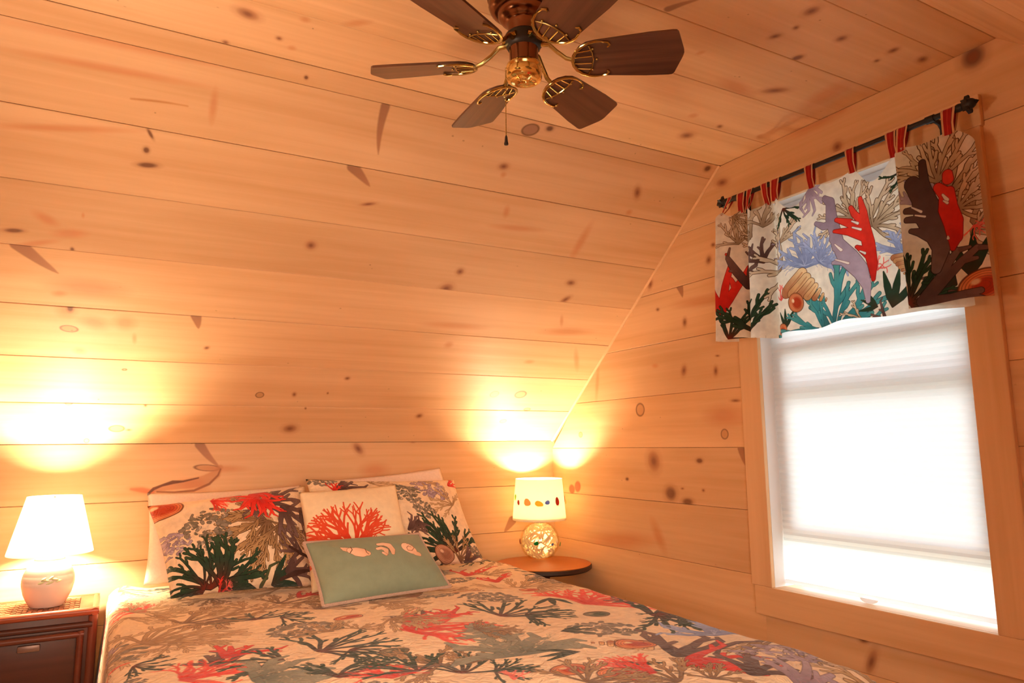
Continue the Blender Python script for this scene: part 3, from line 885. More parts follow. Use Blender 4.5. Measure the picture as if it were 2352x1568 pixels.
def motif(cv, kind, cx, cy, size, ang, seed=0, sx=1.0, al=1.0):
    ow = max(.8, size * .007)
    pl = lambda s: place(s, cx, cy, size, ang, sx)
    if kind == 'green': cv.strokes(pl(stag2(seed, 8, 88, .023, 2, 7)), P_GREEN, O_DARK, ow, 1.2, al)
    elif kind == 'green2': cv.strokes(pl(stag2(seed, 6, 72, .034, 2)), P_GREEN, O_DARK, ow, 1.2, al)
    elif kind == 'teal': cv.strokes(pl(stag2(seed, 6, 66, .034, 2)), P_TEAL, (.13, .30, .34), ow, 1.2, al)
    elif kind == 'brown':
        cv.strokes(pl(stag2(seed, 9, 88, .022, 3)), P_BROWN, O_BROWN, max(1, size * .010), 1.2, al)
    elif kind == 'antler': cv.strokes(pl(stag2(seed, 6, 75, .034, 2)), [(.62, .52, .42), (.80, .72, .60), (.88, .80, .68)], O_BROWN, max(1.6, size * .012), 1.2, al)
    elif kind == 'tan': cv.strokes(pl(stag2(seed, 9, 88, .020, 3)), P_TAN, (.48, .36, .24), max(1, size * .008), 1.2, al)
    elif kind == 'red': cv.strokes(pl(fingers(seed, 4, 58, .10, 2, .38)), P_RED, O_RED, ow, 1.4, al)
    elif kind == 'redfan':
        cv.strokes(pl(stag(seed, 8, 75, .026, 3, 18)), P_RED, None, 1, 2.5, al)
        cv.strokes(pl(fingers(seed + 1, 6, 70, .06, 1, .5)), P_RED, None, 1, 3, .75)
    elif kind == 'dark': cv.strokes(pl(fingers(seed, 5, 60, .085, 2, .5)), P_DARK, (.18, .11, .10), ow, 1.4, al)
    elif kind == 'lilac': cv.strokes(pl(fingers(seed, 5, 60, .09, 2, .5)), P_LILAC, (.36, .27, .30), ow, 1.4, al)
    elif kind == 'slate': cv.strokes(pl(fingers(seed, 7, 100, .14, 3, .55)), P_SLATE, (.25, .27, .24), ow, 1.4, al); cv.strokes(pl(stag2(seed + 5, 9, 95, .010, 2)), [(.30, .33, .29), (.68, .66, .58)], None, 1, 1.4, al * .8); cv.strokes(pl(sponge(seed + 9, 30, .9, .6, .02)), [(.84, .76, .66), (.36, .38, .33)], None, 1, 1.2, al)
    elif kind in ('grey', 'lace'):
        cv.strokes(pl(sponge(seed)), P_GREY if kind == 'grey' else P_LILAC, (.33, .29, .26), ow, 1.4, al)
        cv.strokes(pl(sponge(seed + 9, 26, .85, .45, .016)), [(.86, .78, .68)], None, 1, 1.2, .9)
    elif kind == 'blue':
        cv.strokes(pl(fingers(seed, 9, 95, .07, 3, .5)), P_BLUE, O_BLUE, ow, 1.4, al)
        cv.strokes(pl(stag(seed + 3, 8, 95, .008, 2, 25, .8)), [(.80, .84, .94), (.38, .43, .62)], None, 1, 1.2, .8)
    elif kind == 'frill': cv.strokes(pl(stag(seed, 6, 40, .022, 2, 40, .7)), [(.90, .36, .33), (.94, .50, .46)], None, 1, 1.6, al)
    elif kind == 'leaf': cv.strokes(pl(leaf(seed)), P_GREEN[1:], O_DARK, ow, 1.2, al)
    elif kind == 'cone': shell_cone(cv, cx, cy, size, ang)
    elif kind == 'shell': shell_round(cv, cx, cy, size, ang)
    elif kind == 'pearl': shell_round(cv, cx, cy, size, ang, ((.80, .60, .48), (.64, .44, .34), (.9, .76, .64)))
    elif kind == 'snail': shell_round(cv, cx, cy, size, ang, ((.46, .46, .36), (.26, .33, .24), (.66, .62, .5)))


# ------------------------------------------------------------------ bed
BX0, BX1, BY0, BZ, BR = .022, 1.612, 1.12, .815, .075
BY1 = 3.225
Wt, Lt = BX1 - BX0 - 2 * BR, BY1 - BY0 - BR
DROP = .46
ARC = BR * math.pi / 2


def fold(a, L, both=True):
    """arc length -> (position along the bed, drop below the top)"""
    if a < 0:
        if a > -ARC: th = -a / BR; return -BR * math.sin(th), BR * (1 - math.cos(th))
        return -BR - .02 * min(1, (-a - ARC) / .3), BR + (-a - ARC)
    if a > L and both:
        if a < L + ARC: th = (a - L) / BR; return L + BR * math.sin(th), BR * (1 - math.cos(th))
        return L + BR + .02 * min(1, (a - L - ARC) / .3), BR + (a - L - ARC)
    return a, 0.


A0, A1, B0, B1 = -ARC - DROP, Wt + ARC + DROP, -ARC - DROP, Lt
bedcv = Canvas(A1 - A0, B1 - B0, 640, CREAM)


def bpx(px, py):
    p = onZ(px, py, BZ)
    return (p[0] - BX0 - BR - A0) * bedcv.ppm, (p[1] - BY0 - BR - B0) * bedcv.ppm


BEDMOT = [  # kind, photo x, y of the motif's base, size in metres, direction (degrees clockwise from 'towards the wall')
    ('tan', 330, 1470, .40, 60, 1), ('brown', 420, 1420, .36, 70, 2), ('tan', 560, 1390, .25, -40, 3), ('green', 585, 1425, .24, 20, 4), ('brown', 640, 1375, .22, 60, 41),
    ('grey', 690, 1462, .34, 15, 5), ('redfan', 330, 1395, .20, -60, 6), ('dark', 505, 1530, .20, 10, 7), ('red', 520, 1512, .20, 50, 8), ('redfan', 420, 1560, .26, 70, 9),
    ('green', 735, 1500, .32, 66, 10), ('green2', 650, 1520, .22, -60, 11), ('snail', 905, 1500, .13, -20, 12), ('slate', 600, 1560, .28, 80, 13), ('shell', 800, 1420, .14, -10, 14),
    ('dark', 985, 1428, .20, -30, 15), ('red', 1030, 1420, .18, 30, 16), ('redfan', 930, 1450, .38, 92, 17), ('tan', 850, 1385, .30, 95, 18), ('tan', 900, 1425, .26, 140, 42),
    ('green', 1060, 1545, .26, 40, 19), ('brown', 1010, 1525, .24, -60, 20), ('slate', 1205, 1500, .34, 10, 21), ('slate', 1150, 1455, .22, -70, 43), ('green', 1150, 1415, .34, 60, 22),
    ('red', 1075, 1312, .22, 30, 23), ('tan', 1190, 1345, .32, 70, 24), ('grey', 1130, 1385, .30, 20, 25), ('shell', 1215, 1352, .12, 0, 26), ('grey', 1260, 1335, .26, 40, 44),
    ('grey', 1400, 1462, .34, 20, 27), ('snail', 1370, 1408, .15, -15, 28), ('redfan', 1345, 1385, .40, 62, 29), ('green', 1500, 1408, .40, 85, 30), ('green', 1510, 1405, .36, 150, 31), ('dark', 1470, 1380, .20, 10, 45),
    ('cone', 1480, 1480, .22, -60, 32), ('shell', 1460, 1478, .18, 10, 33), ('leaf', 1410, 1520, .18, 150, 34), ('dark', 1560, 1505, .34, 60, 35), ('red', 1580, 1525, .32, 95, 36), ('leaf', 1330, 1500, .16, -80, 46),
    ('shell', 1310, 1540, .16, 0, 37), ('dark', 1730, 1545, .26, 60, 38), ('lace', 1810, 1520, .34, 30, 39), ('brown', 1560, 1560, .24, -20, 40), ('redfan', 1500, 1540, .22, -30, 47), ('shell', 1420, 1545, .16, 10, 48),
    ('brown', 1350, 1568, .24, 60, 49), ('blue', 1640, 1450, .26, 30, 50), ('green2', 780, 1560, .24, 30, 51), ('redfan', 900, 1560, .18, 10, 52), ('grey', 1000, 1375, .22, 30, 53), ('tan', 640, 1345, .24, -60, 54),
    ('red', 690, 1362, .16, 60, 55), ('tan', 300, 1400, .26, 30, 56), ('lace', 280, 1370, .2, 30, 57), ('green2', 470, 1352, .2, -50, 58), ('tan', 1000, 1345, .2, 70, 59), ('lilac', 1850, 1560, .24, 60, 60),
    ('green2', 960, 1540, .2, -20, 61), ('brown', 1090, 1450, .16, 100, 62), ('leaf', 1290, 1455, .14, 100, 63), ('tan', 760, 1450, .16, -20, 64), ('frill', 1180, 1560, .2, 20, 65)]
_r = random.Random(5)
for _ in range(46):   # the hanging sides and the foot
    side = _r.random()
    if side < .4: x, y = _r.uniform(.05, .5), _r.uniform(.2, B1 - B0 - .2)
    elif side < .8: x, y = A1 - A0 - _r.uniform(.05, .55), _r.uniform(.2, B1 - B0 - .4)
    else: x, y = _r.uniform(.3, A1 - A0 - .3), _r.uniform(.05, .55)
    motif(bedcv, _r.choice(('tan', 'green', 'grey', 'redfan', 'brown', 'slate', 'lace', 'tan')), x * bedcv.ppm, y * bedcv.ppm, _r.uniform(.16, .25) * bedcv.ppm, _r.uniform(-180, 180), _r.randint(0, 999))
for k, px, py, sz, an, sd in BEDMOT:
    x, y = bpx(px, py)
    if k in ('green', 'brown', 'tan'):      # a second, smaller sprig beside each branching coral
        motif(bedcv, k, x + .07 * bedcv.ppm, y - .03 * bedcv.ppm, sz * .40 * bedcv.ppm, an + 75, sd + 500, 1.0, .9)
    motif(bedcv, k, x, y, sz * (.52 if k == 'slate' else .66) * bedcv.ppm, an, sd, 1.0, .9)
_n = 0
for _ in range(2600):    # smaller sprigs in the ground that is still bare
    x, y = _r.uniform(-A0 - .05, Wt - A0 + .1) * bedcv.ppm, _r.uniform(-B0, B1 - B0 - .1) * bedcv.ppm
    q = int(.055 * bedcv.ppm)
    pt = bedcv.a[max(0, int(y) - q):int(y) + q, max(0, int(x) - q):int(x) + q, :3]
    if np.abs(pt - np.array(CREAM, np.float32)).sum(-1).mean() > .05: continue
    k = _r.choice(('green', 'tan', 'redfan', 'brown', 'grey', 'green2', 'slate', 'shell', 'leaf', 'red', 'cone', 'grey', 'snail'))
    a = _r.uniform(-180, 180); sz = _r.uniform(.09, .14) * (.75 if k in ('shell', 'snail', 'slate') else 1) * bedcv.ppm
    motif(bedcv, k, x - math.sin(R_(a)) * sz * .4, y - math.cos(R_(a)) * sz * .4, sz, a, _r.randint(0, 9999), 1.0, .9)
    _n += 1
    if _n > 150: break
m_spread = cloth('coral_print_quilt', bedcv.image('coral_print'), bump=.75, bscale=34)

bed = empty('bed', ((BX0 + BX1) / 2, 2.1, 0), 'wide bed hidden under the coral print bedspread', 'bed')
m_ticking = cloth('mattress_ticking', None, (.75, .70, .62))
m_frame = plain('dark_bed_frame', (.10, .05, .03), .5)
MB().box((BX0 + .06, BY0 + .07, .50), (BX1 - .06, BY1 - .01, .765), .04).build('mattress', m_ticking, bed)
MB().box((BX0 + .06, BY0 + .07, .27), (BX1 - .06, BY1 - .01, .498), .02).build('box_spring', m_ticking, bed)
mb = MB().box((BX0 + .07, BY0 + .08, .22), (BX1 - .07, BY1 - .02, .268), .004); mb.build('bed_frame', m_frame, bed)
for sx_ in (BX0 + .10, BX1 - .15):
    for sy_ in (BY0 + .12, BY1 - .12):
        MB().box((sx_, sy_ - .025, .0125), (sx_ + .05, sy_ + .025, .221), .004).build('leg', m_frame, bed)

na, nb = 150, 150
v, uv, f = [], [], []
for j in range(nb + 1):
    b_ = B0 + (B1 - B0) * j / nb
    y_, dy = fold(b_, Lt + 9, True)
    for i in range(na + 1):
        a = A0 + (A1 - A0) * i / na
        x_, dx = fold(a, Wt)
        d = max(dx, dy)
        w = mnoise.noise(Vector((x_ * 4.2, y_ * 4.2, .3))) * .010 + mnoise.noise(Vector((x_ * 13, y_ * 13, 7))) * .0035
        X_, Y_, Z_ = BX0 + BR + x_, BY0 + BR + y_, BZ - d
        top = max(0, 1 - d / .06)
        Z_ += w * top + top * (.010 * math.sin(math.pi * min(1, max(0, x_ / Wt))) - .008 * max(0, 1 - y_ / Lt))
        Z_ -= .018 * top * min(1, max(0, (y_ + BY0 + BR - 2.36) / .14)) * min(1, max(0, (x_ + .02) / .1)) * min(1, max(0, (Wt - .05 - x_) / .1))   # pressed down by the pillows
        if d > .05:
            hang = min(1, (d - .05) / .25)
            fl = hang * (.012 * math.sin(b_ * 17 + 1.3 * math.sin(b_ * 5)) if dx >= dy else .012 * math.sin(a * 16))
            if dx >= dy: X_ += (-abs(fl) * .3 + .006 if x_ < 0 else -.004 + fl)
            else: Y_ += fl
        v.append((X_, Y_, Z_)); uv.append((i / na, j / nb))
for j in range(nb):
    for i in range(na):
        q = j * (na + 1) + i
        f.append([q, q + 1, q + na + 2, q + na + 1])
sp = mesh('bedspread', v, f, m_spread, None, True, uv)
so = sp.modifiers.new('solidify', 'SOLIDIFY'); so.thickness = .014; so.offset = -1
tag(sp, 'cream coral print quilted bedspread covering the bed', 'bedspread')


# ------------------------------------------------------------------ pillows
def pillow_surface(px4, ys, T, pin=.045, wr=.006, seed=0, back=.6, pw=2.4, ex=.58):
    BL, BRt, TRt, TL = C4 = [Vector(onY(p[0], p[1], y)) for p, y in zip(px4, ys)]
    nrm = (BRt - BL).cross(TL - BL).normalized()
    if nrm.y > 0: nrm = -nrm

    def P(u, w, sgn):
        us = .5 + (u - .5) * (1 - pin * (1 - (2 * w - 1) ** 2))
        ws = .5 + (w - .5) * (1 - pin * (1 - (2 * u - 1) ** 2))
        p = BL * (1 - us) * (1 - ws) + BRt * us * (1 - ws) + TRt * us * ws + TL * (1 - us) * ws
        h = max(0, (1 - abs(2 * u - 1) ** pw) * (1 - abs(2 * w - 1) ** pw)) ** ex
        h *= 1 + .18 * (.5 - w)
        e = mnoise.noise(Vector((u * 7 + seed, w * 7, sgn))) * wr + mnoise.noise(Vector((u * 2.5 + seed, w * 2.5, sgn * 3))) * wr * 1.6
        edge = min(1, 6 * min(u, 1 - u, w, 1 - w))
        cr = 0      # creases that run in from the corners
        for (cu, cw) in ((0, 0), (1, 0), (1, 1), (0, 1)):
            d = math.hypot(u - cu, w - cw)
            if d < .4: cr += math.sin(math.atan2(abs(w - cw), abs(u - cu)) * 12 + seed) * (.4 - d) * .012
        return p + nrm * (sgn * T * (.5 if sgn > 0 else .5 * back) * h + (e + cr * edge) * edge)
    m = 60
    G_ = np.array([[tuple(P(i / m, j / m, 1)) for i in range(m + 1)] for j in range(m + 1)]) - np.array([0, 0, CAM_H])
    D_ = G_ @ FWD
    sx_, sy_ = CX + FPX * (G_ @ RGT) / D_, CY - FPX * (G_ @ UPV) / D_

    def inv(px, py):
        """point of the front of the cover seen at a photo point -> (u, v)"""
        d = (sx_ - px) ** 2 + (sy_ - py) ** 2
        j, i = np.unravel_index(np.argmin(d), d.shape)
        ii, jj = min(max(i, 1), m - 1), min(max(j, 1), m - 1)
        J = np.array([[sx_[jj, ii + 1] - sx_[jj, ii - 1], sx_[jj + 1, ii] - sx_[jj - 1, ii]], [sy_[jj, ii + 1] - sy_[jj, ii - 1], sy_[jj + 1, ii] - sy_[jj - 1, ii]]]) / 2
        e = np.array([px - sx_[j, i], py - sy_[j, i]])
        try: q = np.clip(np.linalg.solve(J, e), -8, 8)
        except Exception: q = (0, 0)
        return (i + q[0]) / m, (j + q[1]) / m
    return P, nrm, C4, inv


def pillow(name, surf_, mat, label, n=40):
    P, nrm, C4, inv = surf_
    root = empty(name, (C4[0] + C4[1]) / 2, label, 'pillow', 'pillows at the head of the bed')
    v, uv, f = [], [], []
    for sgn in (1, -1):
        for j in range(n + 1):
            for i in range(n + 1):
                v.append(P(i / n, j / n, sgn)); uv.append((i / n, j / n))
    N = (n + 1) ** 2
    for j in range(n):
        for i in range(n):
            q = j * (n + 1) + i
            f.append([q, q + 1, q + n + 2, q + n + 1]); f.append([N + q, N + q + n + 1, N + q + n + 2, N + q + 1])
    me = bpy.data.meshes.new(name + '_cover')
    me.from_pydata([tuple(p) for p in v], [], f)
    lay = me.uv_layers.new(name='UVMap')
    for l in me.loops: lay.data[l.index].uv = uv[l.vertex_index]
    bm = bmesh.new(); bm.from_mesh(me); bmesh.ops.remove_doubles(bm, verts=bm.verts, dist=1e-5)
    bmesh.ops.recalc_face_normals(bm, faces=bm.faces)
    for q in bm.faces: q.smooth = True
    bm.to_mesh(me); bm.free()
    o = link_mesh('cover', me, mat, root)
    bord = [P(i / n, 0, 1) for i in range(n)] + [P(1, i / n, 1) for i in range(n)] + [P(1 - i / n, 1, 1) for i in range(n)] + [P(0, 1 - i / n, 1) for i in range(n)]
    return root, bord, nrm


m_plain = cloth('plain_pillowcase', None, (.86, .70, .60), bump=.25, bscale=30)
pillow('sleeping_pillow', pillow_surface([(329, 1345), (715, 1310), (690, 1114), (338, 1133)], (3.10, 3.10, 3.19, 3.19), .10, seed=2, wr=.008), m_plain, 'plain pale pink pillow standing behind the left coral sham')
pillow('sleeping_pillow', pillow_surface([(740, 1300), (1095, 1272), (1010, 1074), (722, 1104)], (3.10, 3.12, 3.20, 3.20), .08, seed=5, wr=.008), m_plain, 'plain pale pillow peeking out above the right coral sham')


def printed(name, px4, inv, wm, hm, ppm, base, mots, strokes_=()):
    cv = Canvas(wm, hm, ppm, base)
    A = (np.linalg.norm(np.array(px4[1]) - px4[0]) + np.linalg.norm(np.array(px4[2]) - px4[3])) / 2
    s_ = cv.W / A
    for k, px, py, sz, an, sd in mots:
        u, w = inv(px, py)
        motif(cv, k, u * cv.W, w * cv.H, sz * s_, an, sd)
    for pal, ol, ow, pts in strokes_:
        sg = []
        q = []
        for (px, py, r) in pts:
            u, w = inv(px, py); q.append((u * cv.W, w * cv.H, r * s_))
        for i in range(len(q) - 1): sg.append((*q[i], i / len(q), *q[i + 1], (i + 1) / len(q)))
        cv.strokes(sg, pal, ol, ow, 1.4)
    return cv.image(name)


Q1 = [(392, 1375), (722, 1345), (700, 1116), (338, 1162)]
S1 = pillow_surface(Q1, (2.80, 2.81, 3.01, 3.00), .19, seed=1, wr=.009)
img = printed('sham_print_left', Q1, S1[3], .64, .50, 1500, CREAM, [
    ('tan', 640, 1215, 70, -75, 3), ('brown', 615, 1200, 140, -90, 11), ('brown', 615, 1195, 115, -150, 12), ('brown', 640, 1205, 105, 165, 13), ('brown', 610, 1170, 110, -55, 71),
    ('lace', 400, 1225, 95, 200, 21), ('grey', 445, 1180, 120, 155, 22), ('grey', 480, 1220, 80, 160, 23),
    ('dark', 610, 1150, 95, 100, 31), ('dark', 650, 1165, 95, 150, 32), ('dark', 580, 1160, 45, 170, 33), ('dark', 690, 1175, 50, 150, 35),
    ('red', 583, 1135, 85, 178, 41), ('red', 600, 1150, 62, 140, 42), ('red', 590, 1140, 75, -115, 44), ('redfan', 485, 1150, 50, 120, 43),
    ('shell', 370, 1170, 92, -8, 51), ('green', 485, 1350, 118, -8, 61), ('green', 470, 1352, 100, -62, 62), ('green2', 510, 1352, 105, 55, 63), ('green2', 505, 1345, 120, 25, 64), ('leaf', 625, 1340, 70, 60, 65),
    ('dark', 690, 1265, 60, -70, 66), ('dark', 660, 1310, 70, 80, 67), ('red', 502, 1370, 26, 30, 68), ('frill', 520, 1350, 30, 40, 69)],
    [([(.30, .34, .22), (.36, .38, .26)], O_DARK, 1, [(640, 1290, 2), (620, 1300, 3), (612, 1325, 3), (600, 1345, 4)]), ([(.30, .20, .17)], None, 1, [(715, 1292, 3), (690, 1270, 5), (665, 1255, 3)]), ([(.30, .20, .17)], None, 1, [(710, 1310, 3), (680, 1315, 6), (645, 1330, 3)])])
pillow('pillow_sham', S1, cloth('sham_left', img, bump=.8, bscale=30), 'coral print sham at the left with a red coral near its top')
Q2 = [(742, 1335), (1114, 1290), (1042, 1102), (702, 1100)]
S2 = pillow_surface(Q2, (2.86, 2.93, 3.06, 3.05), .17, seed=4, wr=.009)
img = printed('sham_print_right', Q2, S2[3], .66, .48, 1400, CREAM, [
    ('grey', 930, 1150, 90, 10, 1), ('lace', 985, 1140, 95, 30, 2), ('grey', 960, 1175, 70, 60, 3), ('tan', 1040, 1160, 60, -40, 4), ('red', 1030, 1115, 34, 60, 5), ('redfan', 1060, 1160, 26, 60, 6),
    ('green', 1035, 1265, 105, -20, 7), ('green', 1030, 1268, 90, -60, 8), ('green2', 1045, 1268, 95, 15, 9), ('brown', 1055, 1285, 62, 45, 10), ('dark', 1070, 1290, 45, 60, 14), ('dark', 940, 1215, 45, 60, 11), ('dark', 960, 1195, 40, 170, 15),
    ('pearl', 1022, 1270, 55, 40, 12), ('grey', 730, 1115, 70, 20, 13), ('dark', 775, 1122, 62, 92, 16), ('red', 770, 1128, 28, 10, 17), ('tan', 850, 1110, 50, 60, 18), ('grey', 1090, 1275, 40, 40, 19), ('tan', 960, 1105, 40, 90, 20)])
pillow('pillow_sham', S2, cloth('sham_right', img, bump=.8, bscale=30), 'coral print sham at the right with green branching coral')
Q3 = [(716, 1362), (958, 1335), (908, 1112), (686, 1130)]
S3 = pillow_surface(Q3, (2.67, 2.69, 2.88, 2.87), .13, seed=7, wr=.003, pin=.03)
cv = Canvas(.44, .44, 1600, (.93, .86, .72))
s_ = cv.W / 232.
u, w = S3[3](815, 1262)
for sd, an, sz, mn, spd in ((3, -5, 128, 9, 62), (8, -72, 110, 5, 22), (15, 72, 80, 5, 24), (23, 30, 112, 5, 30), (31, -35, 120, 5, 30)):
    cv.strokes(place(stag(sd, mn, spd, .022, 3, 9), u * cv.W, w * cv.H, sz * s_, an), P_CORAL, None, 1, 2.2)
pillow('throw_pillow', S3, cloth('coral_pillow_cloth', cv.image('coral_pillow_print'), bump=.12, bscale=150, dye=.96), 'square cream pillow with one large orange coral')
Q4 = [(742, 1392), (1034, 1347), (961, 1226), (697, 1247)]
S4 = pillow_surface(Q4, (2.42, 2.505, 2.66, 2.58), .14, seed=9, wr=.003, pin=.03)
cv = Canvas(.54, .31, 1900, (.53, .58, .49))
CS, OS = [(.93, .79, .68), (.88, .70, .57)], (.42, .28, .20)
s_ = cv.W / 285.


def q4(px, py): u, w = S4[3](px, py); return u * cv.W, w * cv.H


def chain(pts, pal, ol, ow=2.2, soft=1.5):
    q = [(*q4(a, b), r * s_ * (1.3 if r > 2 else 1.5)) for a, b, r in pts]
    cv.strokes([(*q[i], i / max(1, len(q) - 1), *q[i + 1], (i + 1) / max(1, len(q) - 1)) for i in range(len(q) - 1)], pal, ol, ow, soft)


chain([(783, 1258, 1), (792, 1261, 4.5), (803, 1263, 6)], CS, OS)
chain([(807, 1264, 7), (820, 1266, 10), (832, 1268, 9.5), (845, 1270, 5)], CS, OS)
chain([(805, 1256, .6), (809, 1262, .6), (804, 1270, .6)], [OS], None); chain([(838, 1260, .5), (842, 1268, .5), (847, 1272, .5)], [OS], None)
chain([(868, 1250, 3), (880, 1249, 4), (893, 1252, 5.5), (901, 1261, 5), (903, 1270, 3)], CS, OS)
chain([(867, 1260, 3), (876, 1258, 3.5), (886, 1262, 4.5), (888, 1271, 3)], CS, OS)
chain([(880, 1269, 2), (887, 1273, 2.5)], CS, OS)
chain([(868, 1255, .5), (882, 1254, .5), (893, 1259, .5), (896, 1268, .5)], [OS], None)
chain([(935, 1256, 11), (944, 1261, 11), (955, 1270, 5.5), (962, 1272, 5)], CS, OS)
chain([(944, 1256, .6), (938, 1253, .6), (934, 1257, .6), (937, 1263, .6), (946, 1264, .6), (951, 1258, .6), (945, 1250, .6), (934, 1248, .6)], [(.62, .44, .34)], None)
lum, bord, nn = pillow('lumbar_pillow', S4, cloth('green_pillow_cloth', cv.image('green_pillow_print'), bump=.12, bscale=180, dye=.98), 'long sage green pillow with three shells in front of the others')
m_fringe = cloth('fringe', None, (.58, .40, .31), bump=.5, bscale=260)
mb = MB().tube(bord + bord[:1], .0055, 6, cap=False)
for i in range(len(bord)):
    p, q = bord[i], bord[(i + 1) % len(bord)]
    for k in (0.25, .75):
        c = p + (q - p) * k; mb.sphere(tuple(c + nn * .003), .0052, 6, 4)
mb.build('fringe', m_fringe, lum)

# ------------------------------------------------------------------ nightstand at the left
m_red = pine('red_brown_wood', None, 1.0, 1.0, (.30, .075, .032), (.18, .042, .020), .3)
m_dkred = pine('dark_brown_wood', None, 1.0, 1.0, (.085, .028, .018), (.045, .016, .011), .4)
m_mid = pine('mid_brown_wood', None, 1.0, 1.0, (.15, .045, .024), (.09, .026, .015), .35)
m_cane = plain('woven_cane', (.42, .14, .06), .4, var=.25)
m_brass = plain('brass', (.50, .39, .15), .15, 1.0, var=.08)
m_pull = plain('pewter_pull', (.20, .13, .11), .4, .6)
NX0, NX1, NY0, NY1, NZ = -.52, .004, 2.978, 3.268, .786
ns = empty('nightstand', ((NX0 + NX1) / 2, (NY0 + NY1) / 2, 0), 'red brown cane topped nightstand at the left of the bed', 'nightstand')


def wood(mb, name, mat, par): return uvbox(mb.build(name, mat, par))


wood(MB().box((NX0 + .012, NY0 + .012, .10), (NX1 - .012, NY1 - .01, NZ - .012), .003), 'case', m_dkred, ns)
mb = MB()
for p, q in (((NX0, NY0 + .012, NZ - .012), (NX1, NY0 + .012, NZ - .012)), ((NX0, NY1 - .012, NZ - .012), (NX1, NY1 - .012, NZ - .012))):
    mb.tube([p, q], .0135, 12)
for x in (NX0 + .012, NX1 - .012):
    mb.tube([(x, NY0, NZ - .0125), (x, NY1, NZ - .0125)], .0133, 12)
mb.box((NX1 - .06, NY0 + .02, NZ - .015), (NX1 - .015, NY1 - .02, NZ - .002), .002)
mb.box((NX0 + .015, NY0 + .02, NZ - .015), (NX0 + .06, NY1 - .02, NZ - .002), .002)
wood(mb, 'top_frame', m_red, ns)
mb = MB()
nx, ny = 26, 13
x0_, x1_, y0_, y1_ = NX0 + .062, NX1 - .062, NY0 + .027, NY1 - .027
for i in range(nx):
    for j in range(ny):
        ax, ay = x0_ + (x1_ - x0_) * i / nx, y0_ + (y1_ - y0_) * j / ny
        bx_, by_ = ax + (x1_ - x0_) / nx, ay + (y1_ - y0_) / ny
        zz = NZ - (.0035 if (i + j) % 2 else .0055)
        mb.box((ax + .0008, ay + .0008, NZ - .013), (bx_ - .0008, by_ - .0008, zz))
o = mb.build('woven_top', m_cane, ns, smooth=False); o['kind'] = 'stuff'
mb = MB()
for x in (NX0 + .02, NX1 - .018):
    for y in (NY0 + .022, NY1 - .022):
        wood(MB().tube([(x, y, .0125), (x, y, NZ - .026)], .0165, 12), 'post', m_mid, ns)
wood(MB().tube([(NX0 + .02, NY0 + .012, NZ - .055), (NX1 - .018, NY0 + .012, NZ - .055)], .011, 10), 'front_rail', m_dkred, ns)
for z0, z1 in ((.505, NZ - .072), (.27, .49)):
    d = wood(MB().box((NX0 + .042, NY0 + .006, z0), (NX1 - .040, NY0 + .020, z1), .003), 'drawer', m_dkred, ns)
    mb = MB(); a, b_ = (NX0 + .042, z0), (NX1 - .040, z1)
    for (xa, za, xb, zb_) in ((a[0], a[1] + .012, b_[0], a[1] + .012), (a[0], b_[1] - .012, b_[0], b_[1] - .012)):
        mb.tube([(xa, NY0 + .004, za), (xb, NY0 + .004, zb_)], .011, 10)
    for x in (a[0] + .012, b_[0] - .012): mb.tube([(x, NY0 + .004, a[1]), (x, NY0 + .004, b_[1])], .011, 10)
    wood(mb, 'drawer_frame', m_mid, d)
    hp = onY(66, 1489, NY0)
    zc = hp[2] if z0 > .4 else hp[2] - .24
    MB().box((hp[0] - .032, NY0 - .010, zc - .011), (hp[0] + .032, NY0 + .007, zc + .011), .004).build('handle', m_pull, d)

# ------------------------------------------------------------------ lamp on the nightstand
LXc, LYc = -.160, 3.112
lamp = empty('table_lamp', (LXc, LYc, NZ), 'table lamp with pale ceramic pot base and plain white cone shade', 'table lamp', 'bedside lamps')
m_ceramic = plain('cream_ceramic', (.70, .63, .58), .25, coat=.3, var=.03)
m_leafrel = plain('glazed_leaf', (.50, .56, .34), .3, coat=.3)
pr = [(.050, 0), (.054, .004), (.062, .018), (.073, .042), (.080, .070), (.0815, .082), (.0808, .084), (.0812, .090), (.079, .105), (.0775, .107), (.0775, .110), (.066, .137), (.050, .156), (.047, .158), (.047, .163), (.044, .168), (.014, .171)]
MB().lathe(pr, (LXc, LYc, NZ), 48).build('pot', m_ceramic, lamp)
mb = MB()
cdir = math.atan2(-LYc, -LXc)
for k, (da, z, L, tl) in enumerate(((-.30, .090, .022, .3), (-.14, .097, .026, -.3), (.02, .088, .026, .35), (.18, .099, .026, -.2), (.34, .092, .022, .3), (.06, .104, .018, .9), (-.22, .101, .018, .8))):
    a = cdir + .05 + da
    c = Vector((LXc + .0800 * math.cos(a), LYc + .0800 * math.sin(a), NZ + z))
    t = Vector((-math.sin(a), math.cos(a), tl)).normalized()
    mb.tube([c - t * L * .5, c - t * L * .2, c + t * L * .2, c + t * L * .5], [.001, .0042, .004, .0008], 8)
mb.build('leaf_relief', m_leafrel, lamp)
MB().lathe([(.013, .168), (.013, .195), (.016, .197), (.016, .225), (.010, .228)], (LXc, LYc, NZ), 20).build('socket', m_brass, lamp)
ZS0, ZS1 = .966, 1.166
m_lsh = translucent('white_shade', (.93, .91, .86), .62)
MB().lathe([(.134, ZS0), (.134, ZS0 + .004), (.0865, ZS1 - .004), (.0855, ZS1), (.0845, ZS1), (.0845, ZS1 - .004), (.1325, ZS0 + .004), (.1325, ZS0), (.134, ZS0)], (LXc, LYc, 0), 64, False).build('shade', m_lsh, lamp)
mb = MB()
